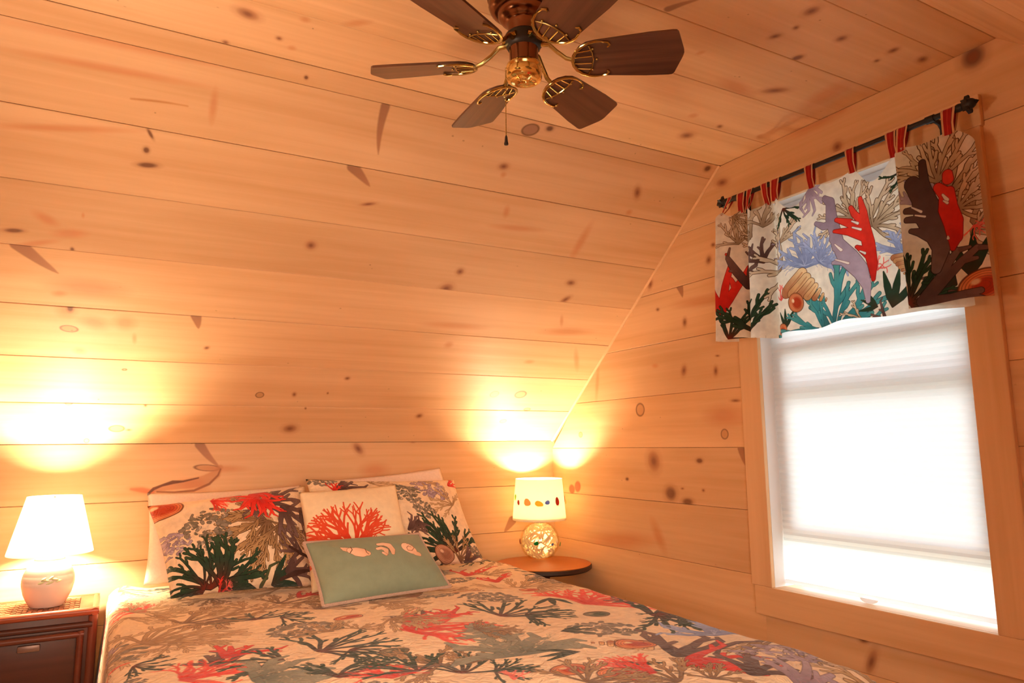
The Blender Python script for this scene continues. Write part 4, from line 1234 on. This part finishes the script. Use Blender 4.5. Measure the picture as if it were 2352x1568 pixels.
for k in range(3):
    a = k * 2.094 + .4
    mb.tube([(LXc + .006 * math.cos(a), LYc + .006 * math.sin(a), ZS1 - .012), (LXc + .0855 * math.cos(a), LYc + .0855 * math.sin(a), ZS1 - .004)], .0013, 6)
mb.lathe([(.002, ZS1 - .015), (.006, ZS1 - .012), (.006, ZS1 - .006), (.002, ZS1 - .001)], (LXc, LYc, 0), 12)
for s_ in (-1, 1): mb.tube([(LXc, LYc + s_ * .008, NZ + .225), (LXc, LYc + s_ * .040, NZ + .26), (LXc, LYc + s_ * .042, NZ + .33), (LXc, LYc, ZS1 - .012)], .0012, 6)
mb.build('harp', m_brass, lamp)
MB().sphere((LXc, LYc, 1.062), .036, 16, 10, (1, 1, 1.15)).build('bulb', emit('bulb_left', LAMP_COL, BULB_LEFT), lamp)

# ------------------------------------------------------------------ round side table and its lamp
TC, TR, TZ = (1.856, 3.030), .233, .770
table = empty('side_table', (TC[0], TC[1], 0), 'round orange brown table in the corner behind the bed', 'side table')
m_top = pine('orange_wood', None, 1.0, 1.0, (.44, .14, .036), (.33, .09, .024), .4)
m_edge = plain('dark_table_edge', (.035, .018, .012), .5)
uvbox(MB().lathe([(TR - .006, TZ - .004), (TR - .004, TZ - .001), (TR - .008, TZ), (.0, TZ)], (*TC, 0), 72).lathe([(0, TZ - .006), (TR - .006, TZ - .006), (TR - .006, TZ - .004)], (*TC, 0), 72).build('tabletop', m_top, table))
MB().lathe([(.02, TZ - .028), (TR - .012, TZ - .028), (TR, TZ - .020), (TR, TZ - .006), (TR - .006, TZ - .0035), (.02, TZ - .0055)], (*TC, 0), 72).build('table_rim', m_edge, table)
MB().lathe([(.03, .10), (.028, .2), (.022, .3), (.030, .42), (.024, .55), (.032, .70), (.05, TZ - .029)], (*TC, 0), 24).build('pedestal', m_dkred, table)
for k in range(3):
    a = k * 2.094 + .5
    uvbox(MB().tube([(TC[0] + .02 * math.cos(a), TC[1] + .02 * math.sin(a), .16), (TC[0] + .10 * math.cos(a), TC[1] + .10 * math.sin(a), .10), (TC[0] + .19 * math.cos(a), TC[1] + .19 * math.sin(a), .03)], [.022, .018, .016], 10).build('foot', m_dkred, table))

gp = onZ(1240, 1284, TZ)
GX, GY = gp[0] + .008, gp[1] + .012
G = .098
lamp2 = empty('table_lamp', (GX, GY, TZ), 'shell filled glass ball lamp with cream drum shade and sea glass', 'table lamp', 'bedside lamps')
dep = GX * FWD[0] + GY * FWD[1] - .4 * FWD[2]
k_ = dep / FPX
zc = TZ + .088
prof = []
for i in range(20):
    th = R_(26) + (R_(165) - R_(26)) * i / 19
    prof.append((G * math.sin(th), -G * math.cos(th)))
m_ball, nt, b, out = new_mat('clear_glass_ball')
tp = nd(nt, 'ShaderNodeBsdfTransparent'); setc(tp.inputs[0], (.97, .95, .88)); gl = nd(nt, 'ShaderNodeBsdfGlossy'); gl.inputs['Roughness'].default_value = .06
lw = nd(nt, 'ShaderNodeValue'); lw.outputs[0].default_value = .07
ms = nd(nt, 'ShaderNodeMixShader'); nt.links.new(lw.outputs[0], ms.inputs[0]); nt.links.new(tp.outputs[0], ms.inputs[1]); nt.links.new(gl.outputs[0], ms.inputs[2]); nt.links.new(ms.outputs[0], out.inputs['Surface'])
prof2 = [(0, prof[0][1])] + prof + [(.030, G * .972)]
MB().lathe(prof2, (GX, GY, zc), 48).build('glass_ball', m_ball, lamp2)
# raffia ribbons and shells inside the ball
m_raf = translucent('raffia', (.95, .86, .66), .5)
m_shl = translucent('bleached_shell', (.92, .82, .66), .3)
rnd = random.Random(21)
mb = MB()
for k in range(260):
    a, q = rnd.uniform(0, 6.283), R_(rnd.uniform(25, 160))
    p = Vector((math.sin(q) * math.cos(a), math.sin(q) * math.sin(a), -math.cos(q)))
    t = p.cross(Vector((rnd.uniform(-1, 1), rnd.uniform(-1, 1), rnd.uniform(-1, 1)))).normalized()
    pts = []
    for i in range(6):
        s = (i - 2.5) * .012
        d = (p + t * s * 12 + Vector((0, 0, 0))).normalized() * (G * (.90 - .05 * abs(math.sin(k + i * 1.3))))
        pts.append((GX + d.x, GY + d.y, zc + d.z))
    mb.tube(pts, [.001, .0035, .004, .004, .0035, .001], 6)
mb.sphere((GX, GY, zc), G * .70, 20, 12)  # added core around the inner source, spreads its light so the filling glows
o = mb.build('raffia_filling', m_raf, lamp2); o['kind'] = 'stuff'


def on_ball(px, py, r):
    """point of the ball seen at a photo point"""
    d = Vector(ray(px, py)).normalized(); c = Vector((GX, GY, zc - CAM_H))
    b_ = d.dot(c); disc = b_ * b_ - c.dot(c) + r * r
    t = b_ - math.sqrt(max(disc, 0)); return Vector((d.x * t, d.y * t, d.z * t + CAM_H))


def glass_piece(name, px, py, rx, ry, ang, mat, par, centre, r_at=None, pos=None, thick=.0035):
    p = pos if pos is not None else on_ball(px, py, G + .001)
    n = (p - centre); n.normalize()
    t = Vector((0, 0, 1)).cross(n).normalized(); u = n.cross(t).normalized()
    ca, sa = math.cos(ang), math.sin(ang)
    v, f = [], []
    m, L = 14, ((0, 1.0), (.55, .85), (.9, .5))
    for h, s in L:
        for k in range(m):
            a = 2 * math.pi * k / m
            wob = 1 + .10 * math.sin(2 * a + px) + .06 * math.sin(3 * a + py)
            x, y = rx * s * wob * math.cos(a), ry * s * wob * math.sin(a)
            v.append(p + t * (x * ca - y * sa) + u * (x * sa + y * ca) + n * (h * thick))
    for i in range(2):
        for k in range(m):
            k2 = (k + 1) % m; f.append([i * m + k, i * m + k2, (i + 1) * m + k2, (i + 1) * m + k])
    f.append([2 * m + k for k in range(m)]); f.append(list(range(m))[::-1])
    return MB().add(v, f).build(name, mat, par)


SG = {k: translucent('sea_glass_' + k, c, .45) for k, c in dict(red=(.55, .08, .05), tan=(.86, .55, .27), yellow=(.90, .66, .12), blue=(.20, .28, .62), green=(.02, .36, .08), brown=(.40, .10, .06), lime=(.55, .78, .20), white=(.92, .85, .74)).items()}
ctr = Vector((GX, GY, zc))
for c, px, py, rx, ry, an in (('green', 1232, 1248, 5.2, 4.4, 0), ('brown', 1195, 1243, 3.5, 7, .3), ('blue', 1269, 1250, 3.2, 3, 0), ('green', 1286, 1249, 3, 5, 0), ('white', 1279, 1243, 5, 3.5, 0)):
    glass_piece('sea_glass', px, py, rx * k_, ry * k_, an, SG[c], lamp2, ctr)['label'] = c.replace('lime', 'light green') + ' piece of sea glass on the ball'
# shells seen behind the glass
for px, py, L, an in ((1258, 1236, 14, .7), (1215, 1244, 16, -.9), (1240, 1236, 8, 1.5), (1212, 1262, 13, .4), (1262, 1264, 13, -.4), (1238, 1272, 12, .2)):
    p = on_ball(px, py, G * .93); n = (p - ctr).normalized(); t = Vector((0, 0, 1)).cross(n).normalized(); u = n.cross(t)
    d = t * math.cos(an) + u * math.sin(an)
    MB().tube([p - d * L * k_ * .5, p - d * L * k_ * .2, p + d * L * k_ * .15, p + d * L * k_ * .5], [.0015, .004, .0065, .003], 10).build('shell', m_shl, lamp2)
ZB0 = onY(1240, 1191, GY)[2] - .004
ZB1 = onY(1240, 1103, GY)[2] + .010
RB0, RB1 = 61.5 * k_, 53.8 * k_
MB().lathe([(.030, .072 + .018), (.030, ZB0 - zc + .004), (.018, ZB0 - zc + .008), (.016, ZB0 - zc + .05), (.010, ZB0 - zc + .055)], (GX, GY, zc), 24).build('socket', m_brass, lamp2)
m_drum = translucent('cream_shade', (.92, .87, .74), .42)
sh2 = MB().lathe([(RB0, ZB0), (RB0 + .0003, ZB0 + .004), (RB1, ZB1), (RB1 - .0015, ZB1), (RB0 - .0015, ZB0 + .003), (RB0, ZB0)], (GX, GY, 0), 72, False).build('shade', m_drum, lamp2)
for c, px, py, rx, ry, an in (('lime', 1184, 1142, 4, 7, -.5), ('red', 1191, 1154, 3.5, 5, 0), ('tan', 1211, 1154, 7.5, 7, .6), ('yellow', 1238, 1157, 8, 5.5, -.5), ('blue', 1257.5, 1154, 4.5, 4.5, 0), ('red', 1280, 1152, 5.5, 8, .1), ('red', 1296, 1147, 3, 9, 0), ('yellow', 1299, 1152, 3, 4, 0)):
    d = Vector(ray(px, py)); 
    # ray against the cone of the shade
    best = None
    for i in range(4000):
        t = 2.6 + i * .0004
        q = d * t; z = q.z + CAM_H
        rr = RB0 + (RB1 - RB0) * (z - ZB0) / (ZB1 - ZB0)
        dd = math.hypot(q.x - GX, q.y - GY) - rr
        if best is None or dd < best[0]: best = (dd, Vector((q.x, q.y, z)))
        if dd <= 0: break
    p = best[1]
    glass_piece('sea_glass', px, py, rx * 1.2 * k_, ry * 1.2 * k_, an, SG[c], sh2, Vector((GX, GY, p.z)), pos=p, thick=.003)['label'] = c.replace('lime', 'light green') + ' piece of sea glass on the shade'
MB().sphere((GX, GY, zc + .01), .020, 16, 10).build('ball_fill_light', emit('ball_fill_glow', LAMP_COL, BALL_FILL), lamp2)  # source added inside the ball to make it glow
MB().lathe([(.017, ZB0 + .012), (RB0 - .006, ZB0 + .012), (RB0 - .006, ZB0 + .014), (.017, ZB0 + .014)], (GX, GY, 0), 48).build('added_diffuser', translucent('added_diffuser_mat', (.9, .8, .6), .3), lamp2)  # hidden disc added to cut and soften light falling below the shade
MB().sphere((GX, GY, ZB1 - .100), .034, 16, 10).build('bulb', emit('bulb_right', LAMP_COL, BULB_RIGHT), lamp2)

# ------------------------------------------------------------------ ceiling fan
FXc, FYc, FZ = .834, 1.414, CAM_H + .932
fan = empty('ceiling_fan', (FXc, FYc, CZ), 'brass ceiling fan with six dark wooden blades', 'ceiling fan')
m_polish = plain('polished_brass', (.88, .68, .28), .10, 1.0, var=.03)
m_copper = plain('antique_copper', (.22, .10, .052), .22, 1.0, var=.15)
m_black = plain('black_motor', (.012, .010, .010), .45)
m_walnut = pine('walnut_blade', None, 1.0, 1.0, (.15, .064, .036), (.035, .014, .010), .28)
m_walnut.node_tree.nodes['Principled BSDF'].inputs['Coat Weight'].default_value = .35
zt_ = CZ - FZ
MB().lathe([(.090, zt_), (.090, zt_ - .010), (.086, zt_ - .014), (.0865, zt_ - .032), (.082, zt_ - .042), (.074, zt_ - .047), (.066, zt_ - .049)], (FXc, FYc, FZ), 48).build('motor_housing', m_copper, fan)
MB().lathe([(.064, zt_ - .048), (.063, zt_ - .060), (.057, zt_ - .068), (.048, zt_ - .073), (.042, zt_ - .076), (.040, zt_ - .080), (.038, .072)], (FXc, FYc, FZ), 48).build('housing_neck', m_copper, fan)
MB().lathe([(.041, .073), (.046, .068), (.046, .046), (.040, .036), (.036, .034)], (FXc, FYc, FZ), 48).build('flywheel', m_black, fan)
MB().lathe([(.0365, .036), (.0355, .030), (.0355, -.004), (.038, -.006)], (FXc, FYc, FZ), 48).build('switch_housing', m_copper, fan)
MB().lathe([(.037, -.004), (.0425, -.008), (.0440, -.014), (.0415, -.019), (.0440, -.025), (.0440, -.040), (.0415, -.046), (.034, -.048), (.030, -.044), (.018, -.042), (.014, -.046), (.010, -.048), (.008, -.045), (.005, -.047), (0, -.047)], (FXc, FYc, FZ), 56).build('end_cap', m_polish, fan)
PIT = R_(17)
for kb in range(6):
    ang = R_(-35.6 + 60 * kb)
    er = Vector((math.cos(ang), math.sin(ang), 0)); et = Vector((-math.sin(ang), math.cos(ang), 0))
    ew = et * math.cos(PIT) + Vector((0, 0, -math.sin(PIT))); en = er.cross(ew)
    C = Vector((FXc, FYc, FZ))
    P = lambda r, w, h=0.: C + er * r + ew * w + en * h
    ol = []
    for k in range(9):
        a = math.pi * (-.5 + k / 8)
        ol.append((.172 - .052 * math.cos(a), .053 * math.sin(a) * 1.0))
    ol = [(r, w) for r, w in ol]
    ol += [(.30, .065), (.356, .067), (.364, .066), (.369, .061), (.3855, .010), (.387, 0), (.3855, -.010), (.369, -.061), (.364, -.066), (.356, -.067), (.30, -.065)]
    mb = MB(); mb.prism(ol, lambda u, v_, n: P(u, v_, n + .003), .006, .0012)
    o = mb.build('blade', m_walnut, fan, angle=35)
    lay = o.data.uv_layers.new(name='UVMap')
    for l in o.data.loops:
        q = o.data.vertices[l.vertex_index].co - C
        lay.data[l.index].uv = (q.dot(er) * 1.6 + kb * .9, q.dot(ew) * 1.4)
    # brass iron: arm, crescent under the blade and its fretwork
    mb = MB()
    mb.tube([C + er * .040 + Vector((0, 0, .046)), C + er * .062 + Vector((0, 0, .043)), C + er * .082 + Vector((0, 0, .022)), P(.104, 0, .004), P(.126, 0, -.005)], [.008, .0075, .0068, .0065, .006], 8, flat=.7)
    mb.tube([C + er * .048 + et * .012 + Vector((0, 0, .052)), C + er * .048 - et * .012 + Vector((0, 0, .052))], .006, 8)
    sg_ = -1.0 if en.z > 0 else 1.0      # underside of the blade
    hb = sg_ * .0062
    arc = []
    for k in range(13):
        a = R_(-104 + 208 * k / 12)
        arc.append(P(.178 - .058 * math.cos(a), .054 * math.sin(a), hb))
    rr = [.0022] + [.0036 + .0012 * math.sin(math.pi * k / 10) for k in range(11)] + [.0022]
    mb.tube(arc, rr, 8, flat=.6)
    mb.tube([P(.190, -.0525, hb), P(.203, -.0495, hb), P(.208, -.042, hb), P(.203, -.036, hb)], [.0022, .003, .0032, .0018], 6)
    mb.tube([P(.190, .0525, hb), P(.203, .0495, hb), P(.208, .042, hb), P(.203, .036, hb)], [.0022, .003, .0032, .0018], 6)
    inner = [P(.160 + .010 * (1 - (w / .04) ** 2), w, hb) for w in (-.044, -.022, 0, .022, .044)]
    mb.tube(inner, .0020, 6)
    for w in (-.030, -.011, .011, .030):
        a = math.asin(max(-1, min(1, w / .054 * .8)))
        mb.tube([P(.178 - .058 * math.cos(a), .054 * math.sin(a), hb), P(.166, w, hb)], .0016, 6)
    mb.build('blade_iron', m_brass, fan)
    for r, w in ((.168, -.032), (.168, .032), (.178, 0)):
        MB().sphere(tuple(P(r, w, hb * .75)), .0035, 8, 5).build('screw', m_brass, fan)
pc = Vector((FXc, FYc, FZ)) - Vector((RGT[0], RGT[1], 0)).normalized() * .0455
ze = onY(1162, 336, pc.y)[2]
ch = empty('pull_chain', (0, 0, 0)); ch.parent = fan; ch.location = -Vector(fan.location)
mb = MB()
mb.tube([tuple(pc + Vector((.008 * RGT[0], .008 * RGT[1], -.010 + FZ - FZ))), (pc.x, pc.y, FZ - .013), (pc.x, pc.y, ze + .022)], .0009, 6)
n_ = int((FZ - .02 - ze) / .0042)
for i in range(n_): mb.sphere((pc.x, pc.y, ze + .022 + (FZ - .036 - ze) * i / n_), .0016, 6, 4)
mb.build('chain', m_brass, ch)
MB().lathe([(.0012, .024), (.003, .020), (.0042, .008), (.0055, .003), (.005, 0), (.001, -.001)], (pc.x, pc.y, ze + .004), 14).build('pull_bob', m_black, ch)

# ------------------------------------------------------------------ curtain rod and valance
RX, RZ = 2.008, 2.246
m_iron = plain('black_iron', (.018, .016, .016), .5, .3)
rod = empty('curtain_rod', (RX, 1.46, RZ), 'black curtain rod with star finials above the window', 'curtain rod')
MB().tube([(RX, 1.900, RZ), (RX, 1.015, RZ)], .0085, 14).build('pole', m_iron, rod)
for y, s in ((1.900, 1), (1.015, -1)):
    mb = MB().lathe([(.0105, -.018), (.012, -.010), (.0105, 0), (.007, .002)], (0, 0, 0), 14)
    mb.v = [(RX + a, y + s * c, RZ + b_) for a, b_, c in mb.v]
    m2 = MB()
    q = []
    for k in range(10):
        a = math.pi * k / 5 + .3; r = .027 if k % 2 == 0 else .014
        q.append((r * math.cos(a), r * math.sin(a)))
    m2.prism(q, lambda u, v_, n: (RX + u * .9, y + s * (.020 + n), RZ + v_), -.0 + .014, .003)
    m2.sphere((RX, y + s * .016, RZ), .0155, 14, 9, (1, 1.3, 1))
    m2.lathe([(0, 0), (.006, .006), (0, .014)], (0, 0, 0), 10)
    n0 = len(m2.v) - 30
    m2.v[n0:] = [(RX + a, y + s * (.030 + c), RZ + b_) for a, b_, c in m2.v[n0:]]
    mb.add(m2.v, m2.f)
    mb.build('finial', m_iron, rod)
for y in (1.105, 1.845):
    mb = MB().tube([(RX, y, RZ - .008), (RX + .018, y, RZ + .002), (RX + .045, y, RZ - .002), (RX + .062, y, RZ - .022), (RX + .0675, y, RZ - .05)], [.006, .0075, .0075, .007, .006], 10)
    mb.box((xf - .007, y - .011, RZ - .075), (xf - .0005, y + .011, RZ + .015), .002)
    mb.tube([(RX, y - .012, RZ), (RX, y + .012, RZ)], .0112, 14)
    mb.build('bracket', m_iron, rod)

val = empty('valance', (RX, 1.45, RZ), 'tab top coral print valance hanging from the black rod', 'valance')
PTS = [(1.872, .018), (1.900, .012), (1.915, -.006), (1.914, -.036), (1.896, -.056), (1.866, -.054), (1.838, -.042), (1.811, -.012), (1.798, .016), (1.788, .006), (1.769, -.026), (1.748, -.036), (1.722, -.024), (1.702, .006), (1.690, .022), (1.674, .010), (1.654, -.014), (1.61, -.024), (1.56, -.010), (1.5125, 0), (1.43, -.014), (1.359, 0), (1.29, -.012), (1.221, -.002), (1.200, .004), (1.14, .012), (1.07, .016), (1.052, .012), (1.058, .004), (1.12, -.002), (1.19, -.008), (1.210, -.013), (1.204, -.020), (1.184, -.024), (1.12, -.022), (1.050, -.016), (1.012, -.014), (.988, -.012)]
TABI = [5, 7, 10, 13, 16, 19, 21, 23, 33, 35]
DIPS = {5: .02, 7: .03, 10: .03, 13: .015, 16: .060, 19: .022, 21: .066, 23: .03, 33: .012}
# catmull-rom through the plan points
pp = []
ctl = [Vector(p) for p in PTS]
SUB = 8
for i in range(len(ctl) - 1):
    a, b_, c, d = ctl[max(0, i - 1)], ctl[i], ctl[i + 1], ctl[min(len(ctl) - 1, i + 2)]
    for k in range(SUB):
        t = k / SUB
        pp.append(.5 * ((2 * b_) + (c - a) * t + (2 * a - 5 * b_ + 4 * c - d) * t * t + (3 * b_ - a - 3 * c + d) * t ** 3))
pp.append(ctl[-1])
arc = [0.]
for i in range(1, len(pp)): arc.append(arc[-1] + (pp[i] - pp[i - 1]).length)
VZ0, VZ1 = 1.700, 2.186
VH = VZ1 - VZ0 + .03
vcv = Canvas(arc[-1], VH, 1250, (.95, .92, .85))


def vtop(i):
    for a, b_ in zip(TABI[:-1], TABI[1:]):
        if a * SUB <= i <= b_ * SUB:
            t = (i - a * SUB) / ((b_ - a) * SUB)
            s = math.sin(math.pi * t)
            return VZ1 - DIPS[a] * s ** 1.3
    if i < TABI[0] * SUB: return VZ1 - .055 * (1 - i / (TABI[0] * SUB)) ** 1.0
    return VZ1 - .05 * ((i - TABI[-1] * SUB) / (len(pp) - 1 - TABI[-1] * SUB)) ** 1.3


def vpx(px, py):
    p = onX(px, py, RX - .02)
    y = p[1]
    if px > 2078: rng = range(32 * SUB, len(pp))
    elif px > 1835: rng = range(15 * SUB, 24 * SUB)
    else: rng = range(0, 24 * SUB)
    best = min(rng, key=lambda i: abs(pp[i].x - y) + (pp[i].y * .12))
    return arc[best] * vcv.ppm, (p[2] - VZ0) * vcv.ppm


PXM = 3.05 / FPX * 1250     # canvas pixels for one photo pixel on the curtain plane
VM = [('red', 1684, 715, 125, -8, 91, 1), ('dark', 1712, 655, 95, 8, 92, 1), ('dark', 1755, 600, 60, -40, 93, 1), ('antler', 1700, 560, 70, -10, 81, 1), ('antler', 1705, 545, 70, 60, 82, 1), ('antler', 1690, 500, 50, 120, 83, 1), ('lilac', 1790, 560, 45, -60, 84, 1), ('antler', 1790, 560, 65, 20, 85, 1), ('green2', 1700, 780, 70, 20, 86, 1), ('antler', 2230, 480, 90, 30, 87, 1), ('antler', 2225, 510, 80, 85, 88, 1), ('antler', 2130, 400, 70, 20, 89, 1), ('dark', 2200, 690, 80, -80, 90, 1), ('brown', 1735, 545, 75, -60, 1, 1), ('brown', 1750, 520, 70, 10, 2, 1), ('green2', 1730, 770, 110, -5, 5, 1), ('green2', 1725, 775, 85, 55, 6, 1), ('brown', 1795, 620, 95, -40, 7, 1), ('frill', 1800, 690, 70, 5, 8, 1), ('green2', 1800, 480, 45, 160, 9, 1), ('leaf', 1815, 755, 45, 0, 10, 1), ('shell', 1800, 765, 50, -40, 11, 1),
      ('blue', 1845, 610, 82, 0, 20, 1), ('blue', 1880, 600, 70, 50, 21, 1), ('lilac', 1845, 425, 65, 165, 22, 1), ('teal', 1915, 765, 145, -10, 23, 1), ('teal', 1925, 765, 110, 40, 24, 1), ('teal', 1890, 765, 80, -60, 25, 1),
      ('cone', 1830, 650, 95, 125, 26, 1), ('shell', 1832, 695, 46, 80, 27, 1), ('brown', 1990, 520, 95, 12, 30, 1), ('brown', 2000, 520, 80, 70, 31, 1), ('brown', 1945, 500, 80, -25, 32, 1), ('frill', 2012, 620, 55, 10, 35, 1),
      ('blue', 2065, 580, 60, 5, 36, 1), ('green2', 2060, 390, 45, 175, 37, 1), ('leaf', 2045, 705, 75, 15, 38, 1), ('leaf', 2010, 705, 45, -60, 39, 1), ('brown', 1970, 735, 40, -80, 40, 1), ('dark', 2035, 735, 40, -80, 41, 1), ('cone', 2060, 590, 45, 170, 42, 1),
      ('lilac', 2130, 470, 70, -30, 52, 1), ('brown', 2175, 450, 110, 35, 53, 1), ('brown', 2195, 480, 80, 70, 54, 1), ('brown', 2150, 420, 90, 0, 59, 1), ('green2', 2085, 700, 105, 40, 56, 1), ('green2', 2080, 700, 85, 75, 57, 1), ('brown', 2225, 530, 55, 120, 58, 1),
      ('leaf', 2225, 635, 85, 8, 60, 1), ('leaf', 2190, 655, 60, -50, 61, 1), ('shell', 2250, 657, 85, -12, 62, 1), ('dark', 2120, 695, 130, 82, 63, 1), ('frill', 2230, 520, 50, 150, 64, 1)]
for k, px, py, sz, an, sd, sx_ in VM:
    x, y = vpx(px, py)
    motif(vcv, 'antler' if k == 'brown' else k, x, y, sz * (.86 if k in ('green2', 'teal', 'brown') else .80) * PXM, an, sd)
HERO = [
    (P_LILAC, (.42, .33, .36), [[(1985, 690, 5), (1983, 655, 10), (1970, 620, 16), (1945, 590, 18), (1920, 560, 12), (1908, 550, 6)], [(1960, 600, 10), (1930, 600, 8), (1912, 605, 3)], [(1925, 565, 12), (1915, 530, 12), (1908, 500, 13), (1902, 465, 10), (1890, 455, 6)], [(1908, 515, 8), (1885, 520, 7), (1868, 512, 4)]]),
    (P_RED[::-1], O_RED, [[(1969, 455, 5), (1975, 490, 10), (1978, 520, 14), (1985, 560, 16), (1995, 605, 12), (1998, 640, 5)], [(1978, 515, 9), (1950, 490, 6), (1943, 476, 4)], [(1980, 530, 10), (1945, 510, 8), (1918, 505, 4)], [(1980, 545, 9), (1945, 530, 8), (1915, 531, 3)], [(1990, 585, 10), (1970, 572, 7), (1956, 566, 3)]]),
    (P_DARK, (.2, .12, .11), [[(2153, 620, 8), (2158, 570, 15), (2145, 535, 20), (2132, 490, 24), (2118, 455, 20), (2095, 425, 14)], [(2125, 480, 12), (2100, 485, 7), (2082, 487, 5)], [(2130, 505, 10), (2105, 505, 6), (2082, 508, 5)], [(2145, 545, 12), (2115, 535, 7), (2094, 533, 4)], [(2135, 470, 12), (2125, 420, 8), (2120, 375, 6)]]),
    (P_RED[::-1], O_RED, [[(2155, 432, 8), (2168, 450, 12), (2178, 480, 16), (2186, 510, 16), (2190, 545, 12), (2185, 572, 4)], [(2178, 470, 10), (2178, 440, 8)], [(2172, 402, 8), (2178, 412, 9)]])]
for pal, ol, lines in HERO:
    sg = []
    yy0, yy1 = min(p[1] for l_ in lines for p in l_), max(p[1] for l_ in lines for p in l_)
    for ln in lines:
        q = [(*vpx(a, b_), r * .86 * PXM) for a, b_, r in ln]
        for i in range(len(q) - 1):
            if math.hypot(q[i + 1][0] - q[i][0], q[i + 1][1] - q[i][1]) < 160 * PXM: sg.append((*q[i], min(1, max(0, (ln[i][1] - yy0) / (yy1 - yy0))), *q[i + 1], min(1, max(0, (ln[i + 1][1] - yy0) / (yy1 - yy0)))))
    vcv.strokes(sg, pal, ol, 2.0, 1.5)
for ln in ([(1949, 506, 1.2), (1960, 511, 2.2)], [(1948, 521, 1.2), (1964, 526, 2)], [(1966, 575, 1), (1975, 581, 2)], [(1915, 562, 1), (1930, 574, 2.4)], [(1922, 596, 1), (1944, 604, 2)], [(2160, 450, 1.5), (2174, 460, 3)], [(2168, 462, 1), (2172, 468, 2)], [(2172, 545, 1), (2174, 549, 2)], [(2095, 478, 1), (2118, 487, 2)], [(2100, 497, 1), (2120, 500, 1.6)]):
    q = [(*vpx(a, b_), r * PXM) for a, b_, r in ln]
    vcv.strokes([(*q[0], 0, *q[1], 1)], [(.95, .90, .86)], (.5, .3, .3), 1.2, 1.4)
m_val = cloth('valance_cloth', vcv.image('valance_print'), bump=.08, bscale=120, trans=.6)
NZV = 26
v, uv, f = [], [], []
for i in range(len(pp)):
    zt = vtop(i)
    zb = VZ0 + .006 * math.sin(arc[i] * 11) + .004 * math.sin(arc[i] * 27 + 1)
    if i > (len(PTS) - 8) * SUB: zb += .02 * (i / len(pp) - .8)
    for j in range(NZV + 1):
        t = j / NZV
        z = zb + (zt - zb) * t
        k = 1 + .25 * (1 - t)
        yy = pp[i].x + (.012 * (1 - t) * ((pp[i].x - 1.45) / .45))
        dx = pp[i].y * k - .006 * (1 - t) + .004 * math.sin(arc[i] * 23 + t * 5) * (1 - abs(2 * t - 1))
        v.append((RX + dx, yy, z)); uv.append((arc[i] / arc[-1], (z - VZ0) / VH))
for i in range(len(pp) - 1):
    for j in range(NZV):
        q = i * (NZV + 1) + j
        f.append([q, q + NZV + 1, q + NZV + 2, q + 1])
mesh('fabric', v, f, m_val, val, True, uv)
tcv = Canvas(.05, .02, 1280, (.86, .68, .52))
tcv.a[:, 10:50, :3] = (.66, .13, .11); tcv.a[:, 48:52, :3] = (.45, .10, .09); tcv.a[:, 26:30, :3] = (.76, .24, .17)
m_tab = cloth('tab_stripes', tcv.image('tab_stripes'), bump=.1, bscale=200, trans=.12)
TW = [.022, .040, .026, .030, .040, .034, .032, .034, .034, .040]
for ti, wd in zip(TABI, TW):
    c = pp[ti * SUB]; tn = (pp[min(len(pp) - 1, ti * SUB + 1)] - pp[ti * SUB - 1]).normalized()
    yc_ = c.x
    prof = [(c.y - .002, VZ1 - .012), (c.y * .5 - .010, VZ1 + .02)]
    for k in range(9):
        a = math.pi * (1 - k / 8)
        prof.append((.0102 * math.cos(a), RZ - VZ1 + VZ1 + .0102 * math.sin(a)))
    prof += [(c.y * .5 + .010, VZ1 + .02), (c.y + .003, VZ1 - .012)]
    v, uv, f = [], [], []
    for i, (dx, z) in enumerate(prof):
        k = 1.0 if 2 <= i <= 10 else .82
        if wd < .03 and not (2 <= i <= 10): k = .45
        for s in range(5):
            q = (s / 4 - .5)
            v.append((RX + dx + .0015 * math.cos(q * 6.28), yc_ + q * wd * k, z)); uv.append((1 - s / 4, i / len(prof)))
    for i in range(len(prof) - 1):
        for s in range(4):
            q = i * 5 + s; f.append([q, q + 1, q + 6, q + 5])
    mesh('tab', v, f, m_tab, val, True, uv)
